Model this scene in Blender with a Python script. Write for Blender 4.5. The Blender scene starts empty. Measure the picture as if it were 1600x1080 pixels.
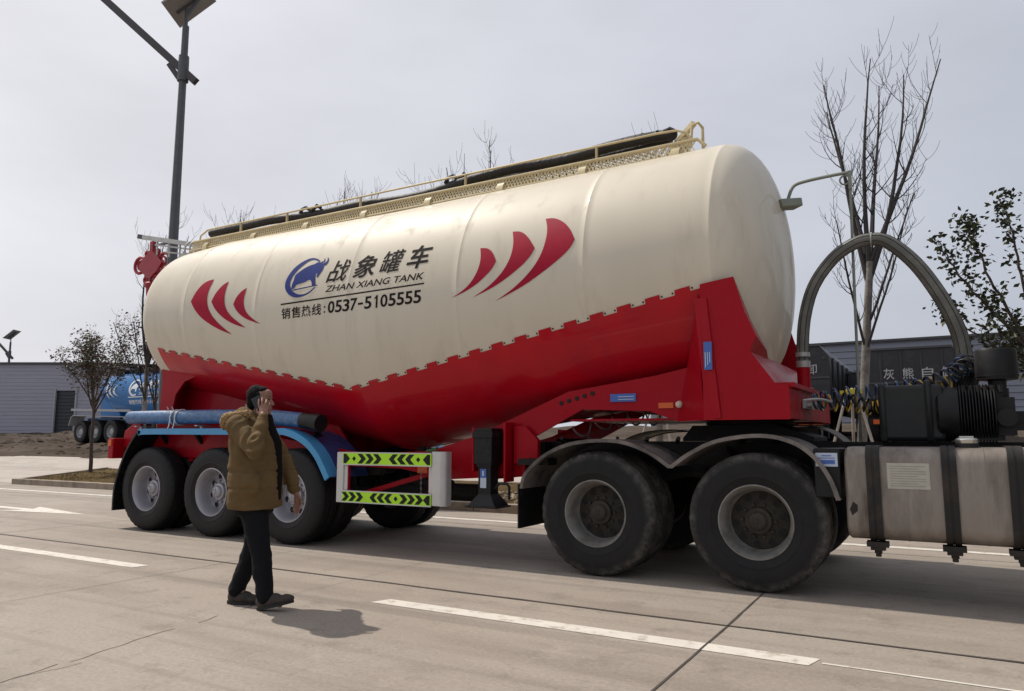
import bpy, bmesh, math, random
from math import sin, cos, pi, sqrt, radians, atan2, acos
from mathutils import Vector, Matrix, noise

S = bpy.context.scene
COL = S.collection

# ------------------------------------------------------------ camera, sky, sun
cam = bpy.data.objects.new('camera', bpy.data.cameras.new('camera'))
COL.objects.link(cam)
cam.location = (0, 0, 1.24)
cam.rotation_euler = (pi/2 + 0.1252, 0, 0.527)
cam.data.sensor_width = 36
cam.data.lens = 36*1150/1600
cam.data.clip_end = 3000
S.camera = cam
S.view_settings.view_transform = 'Standard'
S.view_settings.look = 'None'
S.view_settings.exposure = 0.07
S.view_settings.gamma = 1.0

TO_SUN = Vector((-1.25, 0.06, 1.70)).normalized()
SUN_EL = math.asin(TO_SUN.z)
w = bpy.data.worlds.new('World'); S.world = w; w.use_nodes = True
nt = w.node_tree; N = nt.nodes; L = nt.links
bg = N['Background']; bg.inputs[1].default_value = 0.1
sky = N.new('ShaderNodeTexSky'); sky.sky_type = 'NISHITA'; sky.sun_disc = False
sky.sun_elevation = SUN_EL; sky.sun_rotation = radians(-87); sky.dust_density = 4; sky.air_density = 1.2
tc = N.new('ShaderNodeTexCoord')
dot = N.new('ShaderNodeVectorMath'); dot.operation = 'DOT_PRODUCT'
dot.inputs[1].default_value = Vector((-0.93, -0.1, 0.35)).normalized()
nrm = N.new('ShaderNodeVectorMath'); nrm.operation = 'NORMALIZE'
L.new(tc.outputs['Generated'], nrm.inputs[0]); L.new(nrm.outputs[0], dot.inputs[0])
ramp = N.new('ShaderNodeValToRGB')                     # overcast veil: brighter and warmer towards the sun
ramp.color_ramp.elements[0].position = 0.0; ramp.color_ramp.elements[0].color = (0.485, 0.522, 0.60, 1)
ramp.color_ramp.elements[1].position = 1.0; ramp.color_ramp.elements[1].color = (0.82, 0.815, 0.86, 1)
mr = N.new('ShaderNodeMapRange'); mr.inputs[1].default_value = -0.25; mr.inputs[2].default_value = 1.0
L.new(dot.outputs['Value'], mr.inputs[0]); L.new(mr.outputs[0], ramp.inputs[0])
cn = N.new('ShaderNodeTexNoise'); cn.inputs['Scale'].default_value = 2.2; cn.inputs['Detail'].default_value = 6
cmap = N.new('ShaderNodeMapping'); cmap.inputs['Scale'].default_value = (1, 1, 2.6)
L.new(nrm.outputs[0], cmap.inputs[0]); L.new(cmap.outputs[0], cn.inputs['Vector'])
cm = N.new('ShaderNodeMapRange'); cm.inputs[1].default_value = 0.3; cm.inputs[2].default_value = 0.7
cm.inputs[3].default_value = 8.7; cm.inputs[4].default_value = 10.6
L.new(cn.outputs['Fac'], cm.inputs[0])
sc = N.new('ShaderNodeVectorMath'); sc.operation = 'SCALE'
L.new(ramp.outputs[0], sc.inputs[0]); L.new(cm.outputs[0], sc.inputs['Scale'])
mx = N.new('ShaderNodeMix'); mx.data_type = 'RGBA'; mx.inputs[0].default_value = 0.93
L.new(sky.outputs[0], mx.inputs[6]); L.new(sc.outputs[0], mx.inputs[7])
L.new(mx.outputs[2], bg.inputs[0])

sun = bpy.data.objects.new('sun', bpy.data.lights.new('sun', 'SUN')); COL.objects.link(sun)
sun.data.energy = 3.7; sun.data.angle = radians(0.8); sun.data.color = (1.0, 0.93, 0.83)
sun.rotation_euler = TO_SUN.to_track_quat('Z', 'Y').to_euler()

# ------------------------------------------------------------ mesh helpers
class MB:
    def __init__(s): s.v = []; s.f = []; s.m = []
    def add(s, vs, fs, m=0):
        o = len(s.v); s.v += [tuple(p) for p in vs]
        for f in fs: s.f.append(tuple(i+o for i in f)); s.m.append(m)
        return s
    def box(s, x0, x1, y0, y1, z0, z1, m=0):
        vs = [(x, y, z) for z in (z0, z1) for y in (y0, y1) for x in (x0, x1)]
        return s.add(vs, [(0,2,3,1),(4,5,7,6),(0,1,5,4),(2,6,7,3),(0,4,6,2),(1,3,7,5)], m)
    def bar(s, p, q, wd, h=None, up=(0,0,1), m=0):
        p = Vector(p); q = Vector(q); h = h or wd
        d = (q-p).normalized(); u = Vector(up)
        if abs(d.dot(u)) > .98: u = Vector((1,0,0))
        a = d.cross(u).normalized()*wd/2; b = a.cross(d).normalized()*h/2
        vs = [c+i*a+j*b for c in (p, q) for j in (-1,1) for i in (-1,1)]
        return s.add(vs, [(0,1,3,2),(4,6,7,5),(0,4,5,1),(2,3,7,6),(0,2,6,4),(1,5,7,3)], m)
    def tube(s, pts, r, n=10, m=0, cap=True):
        pts = [Vector(p) for p in pts]; k = len(pts)
        rs = r if isinstance(r, (list, tuple)) else [r]*k
        t0 = (pts[1]-pts[0]).normalized()
        u = t0.cross(Vector((0,0,1)))
        if u.length < .05: u = t0.cross(Vector((1,0,0)))
        u.normalize(); vs = []
        for i, p in enumerate(pts):
            t = (pts[min(i+1,k-1)]-pts[max(i-1,0)])
            if t.length < 1e-9: t = t0
            t.normalize(); u = (u-t*u.dot(t)); u.normalize(); v = t.cross(u)
            for j in range(n):
                a = 2*pi*j/n; vs.append(p+(u*cos(a)+v*sin(a))*rs[i])
        fs = [(i*n+j, i*n+(j+1)%n, (i+1)*n+(j+1)%n, (i+1)*n+j) for i in range(k-1) for j in range(n)]
        if cap: fs += [tuple(range(n-1,-1,-1)), tuple((k-1)*n+j for j in range(n))]
        return s.add(vs, fs, m)
    def cyl(s, p, q, r, r2=None, n=20, m=0): return s.tube([p, q], [r, r if r2 is None else r2], n, m)
    def lathe(s, prof, n=48, axis='y', c=(0,0,0), m=0, rmod=None):
        # prof: (offset along the axis, radius)
        vs = []; k = len(prof)
        for i, (o, r) in enumerate(prof):
            for j in range(n):
                a = 2*pi*j/n; rr = r*(1 if rmod is None else rmod(i, j))
                u, v = rr*cos(a), rr*sin(a)
                p = {'y': (u, o, v), 'x': (o, u, v), 'z': (u, v, o)}[axis]
                vs.append((p[0]+c[0], p[1]+c[1], p[2]+c[2]))
        fs = [(i*n+j, i*n+(j+1)%n, (i+1)*n+(j+1)%n, (i+1)*n+j) for i in range(k-1) for j in range(n)]
        if prof[0][1] > 1e-6: fs.append(tuple(range(n)))
        if prof[-1][1] > 1e-6: fs.append(tuple((k-1)*n+j for j in range(n)))
        return s.add(vs, fs, m)
    def ring(s, prof, n=48, axis='y', c=(0,0,0), m=0, rmod=None):   # lathe without end caps
        k0 = len(s.f); s.lathe(prof, n, axis, c, m, rmod)
        ext = (1 if prof[0][1] > 1e-6 else 0)+(1 if prof[-1][1] > 1e-6 else 0)
        for _ in range(ext): s.f.pop(); s.m.pop()
        return s
    def prism(s, poly, a0, a1, axis='y', m=0):
        # poly in the two other axes, extruded from a0 to a1
        def P(u, v, a): return {'y': (u, a, v), 'x': (a, u, v), 'z': (u, v, a)}[axis]
        n = len(poly)
        vs = [P(u, v, a0) for u, v in poly]+[P(u, v, a1) for u, v in poly]
        fs = [tuple(range(n)), tuple(range(2*n-1, n-1, -1))]
        fs += [(i, i+n, (i+1)%n+n, (i+1)%n) for i in range(n)]
        return s.add(vs, fs, m)
    def strip(s, path, y0, y1, t, m=0):      # bent sheet: path in (x,z), thickness t below it
        k = len(path); vs = []
        for i, (x, z) in enumerate(path):
            a = path[max(i-1,0)]; b = path[min(i+1,k-1)]
            dx, dz = b[0]-a[0], b[1]-a[1]; l = sqrt(dx*dx+dz*dz) or 1
            nx, nz = -dz/l, dx/l
            vs += [(x, y0, z), (x, y1, z), (x-nx*t, y1, z-nz*t), (x-nx*t, y0, z-nz*t)]
        fs = []
        for i in range(k-1):
            for j in range(4): fs.append((4*i+j, 4*i+(j+1)%4, 4*i+4+(j+1)%4, 4*i+4+j))
        fs += [(3,2,1,0), (4*k-4, 4*k-3, 4*k-2, 4*k-1)]
        return s.add(vs, fs, m)
    def grid(s, rows, m=0):
        n = len(rows[0]); vs = [p for r in rows for p in r]
        return s.add(vs, [(i*n+j, i*n+j+1, (i+1)*n+j+1, (i+1)*n+j) for i in range(len(rows)-1) for j in range(n-1)], m)

def wloc(o):
    l = Vector((0,0,0))
    while o is not None: l = l+Vector(o.location); o = o.parent
    return l

def obj(name, mb, mats, parent=None, at=None, smooth=True, bevel=0, ang=38, local=False, fix=True):
    """link one mesh object; vertices are given in world space unless local"""
    o = bpy.data.objects.new(name, None if mb is None else bpy.data.meshes.new(name))
    off = Vector((0,0,0))
    if not local: off = wloc(parent) if parent is not None else Vector(at or (0,0,0))
    me = o.data
    me.from_pydata([tuple(Vector(p)-off) for p in mb.v], [], mb.f)
    mats = mats if isinstance(mats, (list, tuple)) else [mats]
    for mt in mats: me.materials.append(mt)
    me.polygons.foreach_set('material_index', mb.m)
    if fix:
        bm = bmesh.new(); bm.from_mesh(me); bmesh.ops.recalc_face_normals(bm, faces=bm.faces); bm.to_mesh(me); bm.free()
    if smooth:
        me.polygons.foreach_set('use_smooth', [True]*len(me.polygons))
        me.set_sharp_from_angle(angle=radians(ang))
    COL.objects.link(o)
    if parent is not None: o.parent = parent
    elif not local: o.location = off
    if bevel:
        b = o.modifiers.new('bevel', 'BEVEL'); b.width = bevel; b.segments = 2; b.limit_method = 'ANGLE'; b.angle_limit = radians(35)
    return o

def obj_each(name, mb, mats, parent=None, gap=.004, **kw):
    """one object for every group of touching shapes in mb"""
    n = len(mb.v); par = list(range(n))
    def find(i):
        while par[i] != i: par[i] = par[par[i]]; i = par[i]
        return i
    for f in mb.f:
        r = find(f[0])
        for i in f[1:]: par[find(i)] = r
    isl = {}
    for i in range(n): isl.setdefault(find(i), []).append(i)
    bbs = [([min(mb.v[i][k] for i in I)-gap for k in range(3)], [max(mb.v[i][k] for i in I)+gap for k in range(3)], set([r])) for r, I in isl.items()]
    merged = True
    while merged:
        merged = False
        for a in range(len(bbs)):
            for b in range(a+1, len(bbs)):
                A, B = bbs[a], bbs[b]
                if all(A[0][k] <= B[1][k] and B[0][k] <= A[1][k] for k in range(3)):
                    bbs[a] = ([min(A[0][k], B[0][k]) for k in range(3)], [max(A[1][k], B[1][k]) for k in range(3)], A[2] | B[2]); bbs.pop(b); merged = True; break
            if merged: break
    out = []
    for _, _, roots in bbs:
        q = MB(); idx = {}
        for f, m in zip(mb.f, mb.m):
            if find(f[0]) in roots:
                for i in f:
                    if i not in idx: idx[i] = len(q.v); q.v.append(mb.v[i])
                q.f.append(tuple(idx[i] for i in f)); q.m.append(m)
        out.append(obj(name, q, mats, parent, **kw))
    return out

def tag(o, label=None, cat=None, group=None, kind=None):
    if label: o['label'] = label
    if cat: o['category'] = cat
    if group: o['group'] = group
    if kind: o['kind'] = kind
    return o

def empty(name, loc=(0,0,0), rz=0, parent=None):
    o = bpy.data.objects.new(name, None); COL.objects.link(o); o.empty_display_size = .2
    o.location = loc; o.rotation_euler = (0,0,rz)
    if parent is not None: o.parent = parent
    return o

def copy_tree(o, parent=None):
    c = o.copy(); COL.objects.link(c); c.parent = parent
    for ch in list(o.children): copy_tree(ch, c)
    return c

# ------------------------------------------------------------ materials
def mat(name, col, rough=.5, metal=0, coat=0, var=0.0, vscale=6, bump=0, bscale=60, dirt=None, ring=None, dscale=3, dlo=.5, dhi=.7, stretch=None, spec=None, two=False):
    m = bpy.data.materials.new(name); m.use_nodes = True
    nt = m.node_tree; N = nt.nodes; L = nt.links; B = N['Principled BSDF']
    B.inputs['Roughness'].default_value = rough; B.inputs['Metallic'].default_value = metal
    if coat: B.inputs['Coat Weight'].default_value = coat; B.inputs['Coat Roughness'].default_value = .04
    if spec is not None: B.inputs['Specular IOR Level'].default_value = spec
    tcn = N.new('ShaderNodeTexCoord'); vec = tcn.outputs['Object']
    if stretch:
        mp = N.new('ShaderNodeMapping'); mp.inputs['Scale'].default_value = stretch; L.new(vec, mp.inputs[0]); vec = mp.outputs[0]
    cur = None
    if var:
        n = N.new('ShaderNodeTexNoise'); n.inputs['Scale'].default_value = vscale; n.inputs['Detail'].default_value = 5
        L.new(vec, n.inputs['Vector'])
        r = N.new('ShaderNodeMapRange'); r.inputs[1].default_value = .3; r.inputs[2].default_value = .7
        r.inputs[3].default_value = 1-var; r.inputs[4].default_value = 1+var
        L.new(n.outputs['Fac'], r.inputs[0])
        s = N.new('ShaderNodeVectorMath'); s.operation = 'SCALE'; s.inputs[0].default_value = col[:3]
        L.new(r.outputs[0], s.inputs['Scale']); cur = s.outputs[0]
    if dirt:
        n = N.new('ShaderNodeTexNoise'); n.inputs['Scale'].default_value = dscale; n.inputs['Detail'].default_value = 7; n.inputs['Roughness'].default_value = .65
        L.new(vec, n.inputs['Vector'])
        r = N.new('ShaderNodeMapRange'); r.inputs[1].default_value = dlo; r.inputs[2].default_value = dhi
        L.new(n.outputs['Fac'], r.inputs[0])
        x = N.new('ShaderNodeMix'); x.data_type = 'RGBA'; L.new(r.outputs[0], x.inputs[0])
        if cur: L.new(cur, x.inputs[6])
        else: x.inputs[6].default_value = (*col[:3], 1)
        x.inputs[7].default_value = (*dirt, 1); cur = x.outputs[2]
        rr = N.new('ShaderNodeMapRange'); rr.inputs[3].default_value = rough; rr.inputs[4].default_value = min(.95, rough+.3)
        L.new(r.outputs[0], rr.inputs[0]); L.new(rr.outputs[0], B.inputs['Roughness'])
    if ring:                                            # dust worn onto a band of the tyre, by distance from the axle
        sx = N.new('ShaderNodeSeparateXYZ'); L.new(tcn.outputs['Object'], sx.inputs[0])
        cx = N.new('ShaderNodeCombineXYZ'); L.new(sx.outputs[0], cx.inputs[0]); L.new(sx.outputs[2], cx.inputs[1])
        ln = N.new('ShaderNodeVectorMath'); ln.operation = 'LENGTH'; L.new(cx.outputs[0], ln.inputs[0])
        a = N.new('ShaderNodeMapRange'); a.inputs[1].default_value = ring[0][0]; a.inputs[2].default_value = ring[0][1]; L.new(ln.outputs['Value'], a.inputs[0])
        n = N.new('ShaderNodeTexNoise'); n.inputs['Scale'].default_value = 9; n.inputs['Detail'].default_value = 10; n.inputs['Roughness'].default_value = .75; L.new(tcn.outputs['Object'], n.inputs['Vector'])
        r = N.new('ShaderNodeMapRange'); r.inputs[1].default_value = .46; r.inputs[2].default_value = .62; r.inputs[3].default_value = .16; r.inputs[4].default_value = .62; L.new(n.outputs['Fac'], r.inputs[0])
        q = N.new('ShaderNodeMath'); q.operation = 'MULTIPLY'; L.new(a.outputs[0], q.inputs[0]); L.new(r.outputs[0], q.inputs[1])
        x = N.new('ShaderNodeMix'); x.data_type = 'RGBA'; L.new(q.outputs[0], x.inputs[0])
        if cur: L.new(cur, x.inputs[6])
        else: x.inputs[6].default_value = (*col[:3], 1)
        x.inputs[7].default_value = (*ring[1], 1); cur = x.outputs[2]
    if cur: L.new(cur, B.inputs['Base Color'])
    else: B.inputs['Base Color'].default_value = (*col[:3], 1)
    if bump:
        n = N.new('ShaderNodeTexNoise'); n.inputs['Scale'].default_value = bscale; n.inputs['Detail'].default_value = 4
        L.new(vec, n.inputs['Vector'])
        b = N.new('ShaderNodeBump'); b.inputs['Strength'].default_value = bump; b.inputs['Distance'].default_value = .02
        L.new(n.outputs['Fac'], b.inputs['Height']); L.new(b.outputs[0], B.inputs['Normal'])
    return m

M = {}
M['cream'] = mat('cream_paint', (.60,.545,.44), .50, coat=.30, spec=.18, var=.03, vscale=1.2, dirt=(.47,.41,.32), dscale=1.8, dlo=.54, dhi=.9, stretch=(2.2,2.2,.45), bump=.02, bscale=3)
M['cream_lit_gold'] = mat('cream_paint_lit_gold', (.56,.46,.26), .45, var=.1, vscale=14)  # cream yellowed: sunlight through the perforated walkway is put into the colour
M['red'] = mat('red_paint', (.32,.0022,.010), .36, coat=.06, var=.1, vscale=2, dirt=(.24,.004,.012), dscale=2, dlo=.5, dhi=.8, bump=.02, bscale=4, spec=.12)
M['red_belly_lit'] = mat('glossy_red_belly_lit', (.44,.003,.014), .3, coat=.22, var=.08, vscale=2, dirt=(.32,.006,.018), dscale=1.5, dlo=.5, dhi=.85, stretch=(1.5,1.5,.5), bump=.03, bscale=3, spec=.2)  # same paint as the frame, glossier; base lightened for bounced light under the belly
M['stripe'] = mat('red_vinyl', (.34,.006,.03), .6, spec=.15, var=.08)
M['dark_vinyl'] = mat('dark_vinyl', (.016,.013,.014), .75, spec=.1)
M['navy'] = mat('navy_vinyl', (.028,.045,.19), .7, var=.1, spec=.1)
M['rubber'] = mat('tyre_rubber', (.009,.0085,.009), .6, var=.2, vscale=9, dirt=(.02,.018,.017), dscale=5, dlo=.55, dhi=.8, bump=.06, bscale=80, spec=.3)
M['rubber_dusty'] = mat('dusty_tyre_rubber', (.011,.0105,.011), .7, var=.2, vscale=9, bump=.12, bscale=70, spec=.3, ring=((.475,.53), (.15,.135,.12)))
M['rim_new'] = mat('silver_wheel_paint', (.36,.35,.38), .38, metal=.35, var=.08, vscale=8)
M['rim_old'] = mat('dusty_wheel_steel', (.20,.19,.175), .6, metal=.2, var=.2, vscale=9, dirt=(.09,.08,.065), dscale=6, dlo=.5, dhi=.75)
M['hub_old'] = mat('grimy_hub', (.034,.029,.023), .8, var=.3, vscale=12, dirt=(.05,.042,.03), dscale=9)
M['black'] = mat('black_plastic', (.007,.007,.008), .4, var=.2, vscale=6, spec=.3, dirt=(.025,.022,.02), dscale=4, dlo=.55, dhi=.8)
M['black_matt'] = mat('black_steel', (.008,.0075,.0075), .6, var=.2, spec=.25, dirt=(.028,.024,.02), dscale=5)
M['dusty_black'] = mat('dusty_mudguard', (.035,.032,.030), .6, var=.2, vscale=5, dirt=(.22,.19,.17), dscale=2.5, dlo=.36, dhi=.64)
M['hole'] = mat('dark_opening', (.006,.006,.006), .8)
M['blue_fender'] = mat('blue_fender_plastic', (.02,.05,.16), .22, coat=.5, var=.1)
M['blue_edge'] = mat('bright_blue_edge', (.045,.26,.50), .35, var=.06)
M['blue_hose'] = mat('blue_wrapped_hose', (.045,.12,.26), .4, var=.25, vscale=20, dirt=(.25,.33,.42), dscale=14, dlo=.55, dhi=.75, bump=.4, bscale=25)
M['rope'] = mat('white_tie', (.6,.6,.6), .8)
M['neon'] = mat('neon_reflective', (.42,.78,.015), .5, var=.05)
M['alu'] = mat('grey_aluminium', (.50,.49,.48), .45, metal=.4, var=.06)
M['white_panel'] = mat('pale_grey_panel', (.55,.54,.52), .5, var=.06)
M['galv'] = mat('galvanised_pipe', (.38,.38,.36), .45, metal=.4, var=.12)
M['fuel'] = mat('weathered_aluminium', (.27,.235,.205), .46, metal=.45, var=.16, vscale=3, dirt=(.11,.09,.072), dscale=2.6, dlo=.42, dhi=.72, stretch=(1.6,1.6,.4), bump=.05, bscale=30)
M['strap'] = mat('tank_strap', (.018,.016,.015), .55, dirt=(.05,.04,.03), dscale=5, spec=.3)
M['chrome'] = mat('chrome_cap', (.55,.54,.50), .25, metal=.9)
M['paper'] = mat('faded_paper', (.42,.40,.34), .7, var=.08, vscale=15)
M['paper_line'] = mat('faded_print', (.24,.22,.19), .7)
M['label_blue'] = mat('blue_label', (.05,.12,.40), .5)
M['label_pale'] = mat('pale_label', (.45,.52,.62), .5)
M['amber'] = mat('amber_plastic', (.60,.10,.01), .35)
M['lens'] = mat('clear_lens', (.6,.5,.42), .2)
M['grey_hose'] = mat('ribbed_grey_hose', (.11,.108,.092), .5, var=.25, vscale=3, stretch=(1,1,1), dirt=(.22,.21,.18), dscale=3, dlo=.5, dhi=.75)
M['dark_green'] = mat('dark_green_housing', (.016,.018,.018), .45, var=.2, dirt=(.03,.028,.024), dscale=4, spec=.3)
M['engine'] = mat('black_casting', (.009,.009,.010), .5, var=.25, dirt=(.025,.023,.021), dscale=6, spec=.3)
M['cable_black'] = mat('black_coil_line', (.012,.012,.014), .4)
M['cable_yellow'] = mat('yellow_coil_line', (.55,.34,.02), .45)
M['cable_blue'] = mat('blue_coil_line', (.03,.07,.16), .4)
M['orange'] = mat('orange_paint', (.55,.14,.03), .45, var=.15)
M['yellow'] = mat('yellow_paint', (.60,.36,.02), .5, var=.1)
M['tarp'] = mat('black_rolled_cover', (.018,.016,.017), .6, bump=.5, bscale=18)
M['skin'] = mat('skin', (.24,.118,.078), .55, var=.12, vscale=30)  # base darkened: the shade on face and hand is put into the colour
M['hair'] = mat('black_hair', (.006,.005,.005), .85, bump=.3, bscale=120, spec=.15)
M['coat'] = mat('khaki_cotton', (.122,.079,.034), .85, var=.14, vscale=6, bump=.25, bscale=24, dirt=(.11,.066,.025), dscale=4, spec=.2)
M['coat_lining'] = mat('dark_lining', (.007,.006,.006), .9, spec=.1)
M['fur'] = mat('tan_fur_trim', (.30,.19,.085), .9, bump=1.0, bscale=70, var=.25, vscale=40)
M['trousers'] = mat('black_trousers', (.008,.008,.010), .85, bump=.35, bscale=14, spec=.15)
M['shoe'] = mat('dark_brown_suede', (.035,.026,.022), .7, var=.2, bump=.2, bscale=60)
M['sole'] = mat('shoe_sole', (.012,.011,.010), .7)
M['knit'] = mat('grey_brown_sleeve', (.10,.075,.065), .85, var=.2, vscale=10, bump=.4, bscale=30)
M['phone'] = mat('black_phone_glass', (.01,.01,.012), .15)
M['bark_pale'] = mat('pale_bark', (.20,.185,.165), .85, var=.25, vscale=10, dirt=(.11,.10,.09), dscale=8, bump=.4, bscale=40)
M['twig'] = mat('dark_twig', (.035,.029,.028), .8, var=.2)
M['bark'] = mat('brown_bark', (.060,.040,.030), .85, var=.3, bump=.5, bscale=50)
M['leaf_dark'] = mat('dark_olive_leaf', (.022,.030,.012), .55, var=.3, vscale=20)
M['leaf_mid'] = mat('olive_leaf', (.070,.082,.028), .55, var=.3, vscale=20)
M['leaf_red'] = mat('purple_brown_leaf', (.095,.036,.028), .55, var=.3, vscale=20)
M['stake'] = mat('pale_stake', (.42,.38,.32), .7, var=.1)
M['yellow_tie'] = mat('yellow_green_tie', (.55,.48,.03), .6, var=.2)
M['lamp_pole'] = mat('grey_pole_paint', (.085,.088,.095), .5, metal=.2, var=.1)
M['lamp_arm'] = mat('dark_arm_paint', (.045,.04,.043), .5, var=.1)
M['panel_back'] = mat('solar_panel_back', (.26,.24,.22), .5, var=.08)
M['knot'] = mat('red_knot', (.30,.008,.018), .45, var=.1)
M['kerb'] = mat('kerb_concrete', (.27,.22,.17), .85, var=.15, vscale=5, dirt=(.16,.13,.10), dscale=3, bump=.3, bscale=50)
M['blue_tank'] = mat('blue_tank_paint', (.014,.125,.34), .4, coat=.15, spec=.2, var=.08)
M['white_vinyl'] = mat('white_vinyl', (.72,.74,.78), .5)
M['dump'] = mat('dark_grey_body_paint', (.020,.021,.026), .45, var=.15, dirt=(.05,.048,.05), dscale=1.5)
M['white_letters'] = mat('white_letter_paint', (.42,.43,.45), .6)
M['chassis_grey'] = mat('grey_fender_plate', (.35,.35,.36), .5)
M['paint_line'] = mat('worn_road_paint', (.60,.56,.50), .7, dirt=(.36,.31,.26), dscale=9, dlo=.52, dhi=.68, var=.06)
M['joint'] = mat('joint_filler', (.06,.048,.04), .9, var=.3, vscale=4)
M['crack'] = mat('pavement_crack', (.10,.082,.068), .95)

def concrete(name, c1, c2, stain, spec=.3, marks=True):
    m = bpy.data.materials.new(name); m.use_nodes = True
    nt = m.node_tree; N = nt.nodes; L = nt.links; B = N['Principled BSDF']
    B.inputs['Roughness'].default_value = .78; B.inputs['Specular IOR Level'].default_value = spec
    tc = N.new('ShaderNodeTexCoord')
    def nz(scale, det=6, st=None, rough=.6):
        v = tc.outputs['Object']
        if st:
            mp = N.new('ShaderNodeMapping'); mp.inputs['Scale'].default_value = st; L.new(v, mp.inputs[0]); v = mp.outputs[0]
        n = N.new('ShaderNodeTexNoise'); n.inputs['Scale'].default_value = scale; n.inputs['Detail'].default_value = det
        n.inputs['Roughness'].default_value = rough
        L.new(v, n.inputs['Vector']); return n.outputs['Fac']
    def rng(f, a, b, c=0., d=1.):
        r = N.new('ShaderNodeMapRange'); r.inputs[1].default_value = a; r.inputs[2].default_value = b
        r.inputs[3].default_value = c; r.inputs[4].default_value = d; L.new(f, r.inputs[0]); return r.outputs[0]
    def mix(f, a, b, mode='MIX'):
        x = N.new('ShaderNodeMix'); x.data_type = 'RGBA'; x.blend_type = mode
        if isinstance(f, float): x.inputs[0].default_value = f
        else: L.new(f, x.inputs[0])
        for i, q in ((6, a), (7, b)):
            if isinstance(q, tuple): x.inputs[i].default_value = (*q, 1)
            else: L.new(q, x.inputs[i])
        return x.outputs[2]
    c = mix(rng(nz(.55, 5), .35, .65), c1, c2)
    c = mix(rng(nz(1.1, 7, (.28, 1.6, 1)), .47, .72, 0, .75), c, stain)              # streaks along the traffic
    if marks:
        c = mix(rng(nz(1.5, 6, (.045, 2.4, 1), .6), .52, .72, 0, .55), c, tuple(k*.50 for k in c1))   # tyre marks
        c = mix(rng(nz(.9, 3, (.7, 1.2, 1), .5), .66, .74, 0, .5), c, tuple(k*.55 for k in c1))       # oil stains
        c = mix(rng(nz(.35, 4, (.5, 1, 1)), .50, .66, 0, .45), c, (c2[0]*.93, c2[1]*1.02, c2[2]*1.04))  # greyer slabs
    c = mix(rng(nz(3.2, 8, None, .7), .54, .70, 0, .65), c, tuple(k*.62 for k in c1))   # blotches
    c = mix(rng(nz(2.1, 8, (1, 1, 1), .72), .60, .70, 0, .5), c, tuple(min(1, k*1.22) for k in c2))
    g = rng(nz(38, 6, None, .75), .3, .7, .80, 1.16)
    s = N.new('ShaderNodeVectorMath'); s.operation = 'SCALE'; L.new(c, s.inputs[0]); L.new(g, s.inputs['Scale'])
    vr = N.new('ShaderNodeTexVoronoi'); vr.inputs['Scale'].default_value = 3.2; L.new(tc.outputs['Object'], vr.inputs['Vector'])
    sp = rng(vr.outputs['Distance'], .012, .03, .45, 1.0)                                 # small dark specks
    s2 = N.new('ShaderNodeVectorMath'); s2.operation = 'SCALE'; L.new(s.outputs[0], s2.inputs[0]); L.new(sp, s2.inputs['Scale'])
    L.new(s2.outputs[0], B.inputs['Base Color'])
    b = N.new('ShaderNodeBump'); b.inputs['Strength'].default_value = .25; b.inputs['Distance'].default_value = .01
    L.new(nz(90, 5), b.inputs['Height']); L.new(b.outputs[0], B.inputs['Normal'])
    return m
M['concrete'] = concrete('road_concrete', (.285,.243,.203), (.328,.283,.240), (.205,.170,.140))
M['concrete_pale'] = concrete('pale_road_concrete', (.37,.32,.28), (.41,.36,.315), (.31,.265,.225))
M['dirt'] = concrete('bare_dirt', (.080,.064,.053), (.115,.094,.080), (.05,.04,.033), 0, False)
M['soil'] = concrete('planting_soil', (.085,.060,.032), (.125,.092,.052), (.05,.036,.02), 0, False)
M['siding'] = mat('grey_cladding', (.31,.305,.36), .5, var=.05, vscale=.6, stretch=(1,1,6))
M['siding_far'] = mat('blue_grey_cladding', (.20,.215,.26), .6, var=.06, vscale=.2, stretch=(.3,1,4))
M['roof_trim'] = mat('dark_roof_trim', (.06,.06,.065), .5)
M['door'] = mat('dark_door', (.035,.037,.045), .5, var=.15, stretch=(1,1,5))

# ------------------------------------------------------------ ground
def tz(x, y):
    if y < 11.2: return -.10
    if y < 20: z = .12*(y-11.5)
    elif y < 35: z = 1.02+.05*(y-20)
    else: z = 1.77
    return z
def tzn(x, y):
    z = tz(x, y)
    if y > 15.8:
        k = min(1, (y-15.8)/2)
        z += k*(.30*noise.noise(Vector((x*.35, y*.35, 0)))+.10*noise.noise(Vector((x*1.1, y*1.1, 3)))+.05*noise.noise(Vector((x*2.7, y*2.7, 7))))
    return z
ys = [-60,-20,0,6,9,11.1,11.2,11.5]+[11.5+.5*i for i in range(1,10)]+[16+.35*i for i in range(60)]+[38,42,48,60,100,200,500,1500]
xs = [-1500,-500,-200,-120,-90]+[-80+.45*i for i in range(190)]+[6+2*i for i in range(12)]+[40,80,200,500,1500]
g = MB(); g.grid([[(x, y, tzn(x, y)) for x in xs] for y in ys])
tag(obj('ground', g, M['dirt'], ang=180), kind='structure')
r = MB(); r.grid([[(x, y, 0) for x in (-200,-60,-30,-15,0,15,60)] for y in (-40,-10,0,5,10.9)])
tag(obj('road', r, M['concrete'], smooth=False), kind='structure')
r = MB()                                               # the second carriageway behind the planted island, and the junction at its end
yb = [13.5,14,14.5,15,15.5,15.9]
r.grid([[(x, y, tz(x, y)+.006) for x in range(-90, 31, 4)] for y in yb])
r.grid([[(x, y, max(0, tz(x, y))+.005) for x in (-90,-70,-50,-30,-22.0)] for y in [10.9,11.5,12,12.5,13,13.5]])
tag(obj('back_road', r, M['concrete_pale'], smooth=False), kind='structure')

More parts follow.
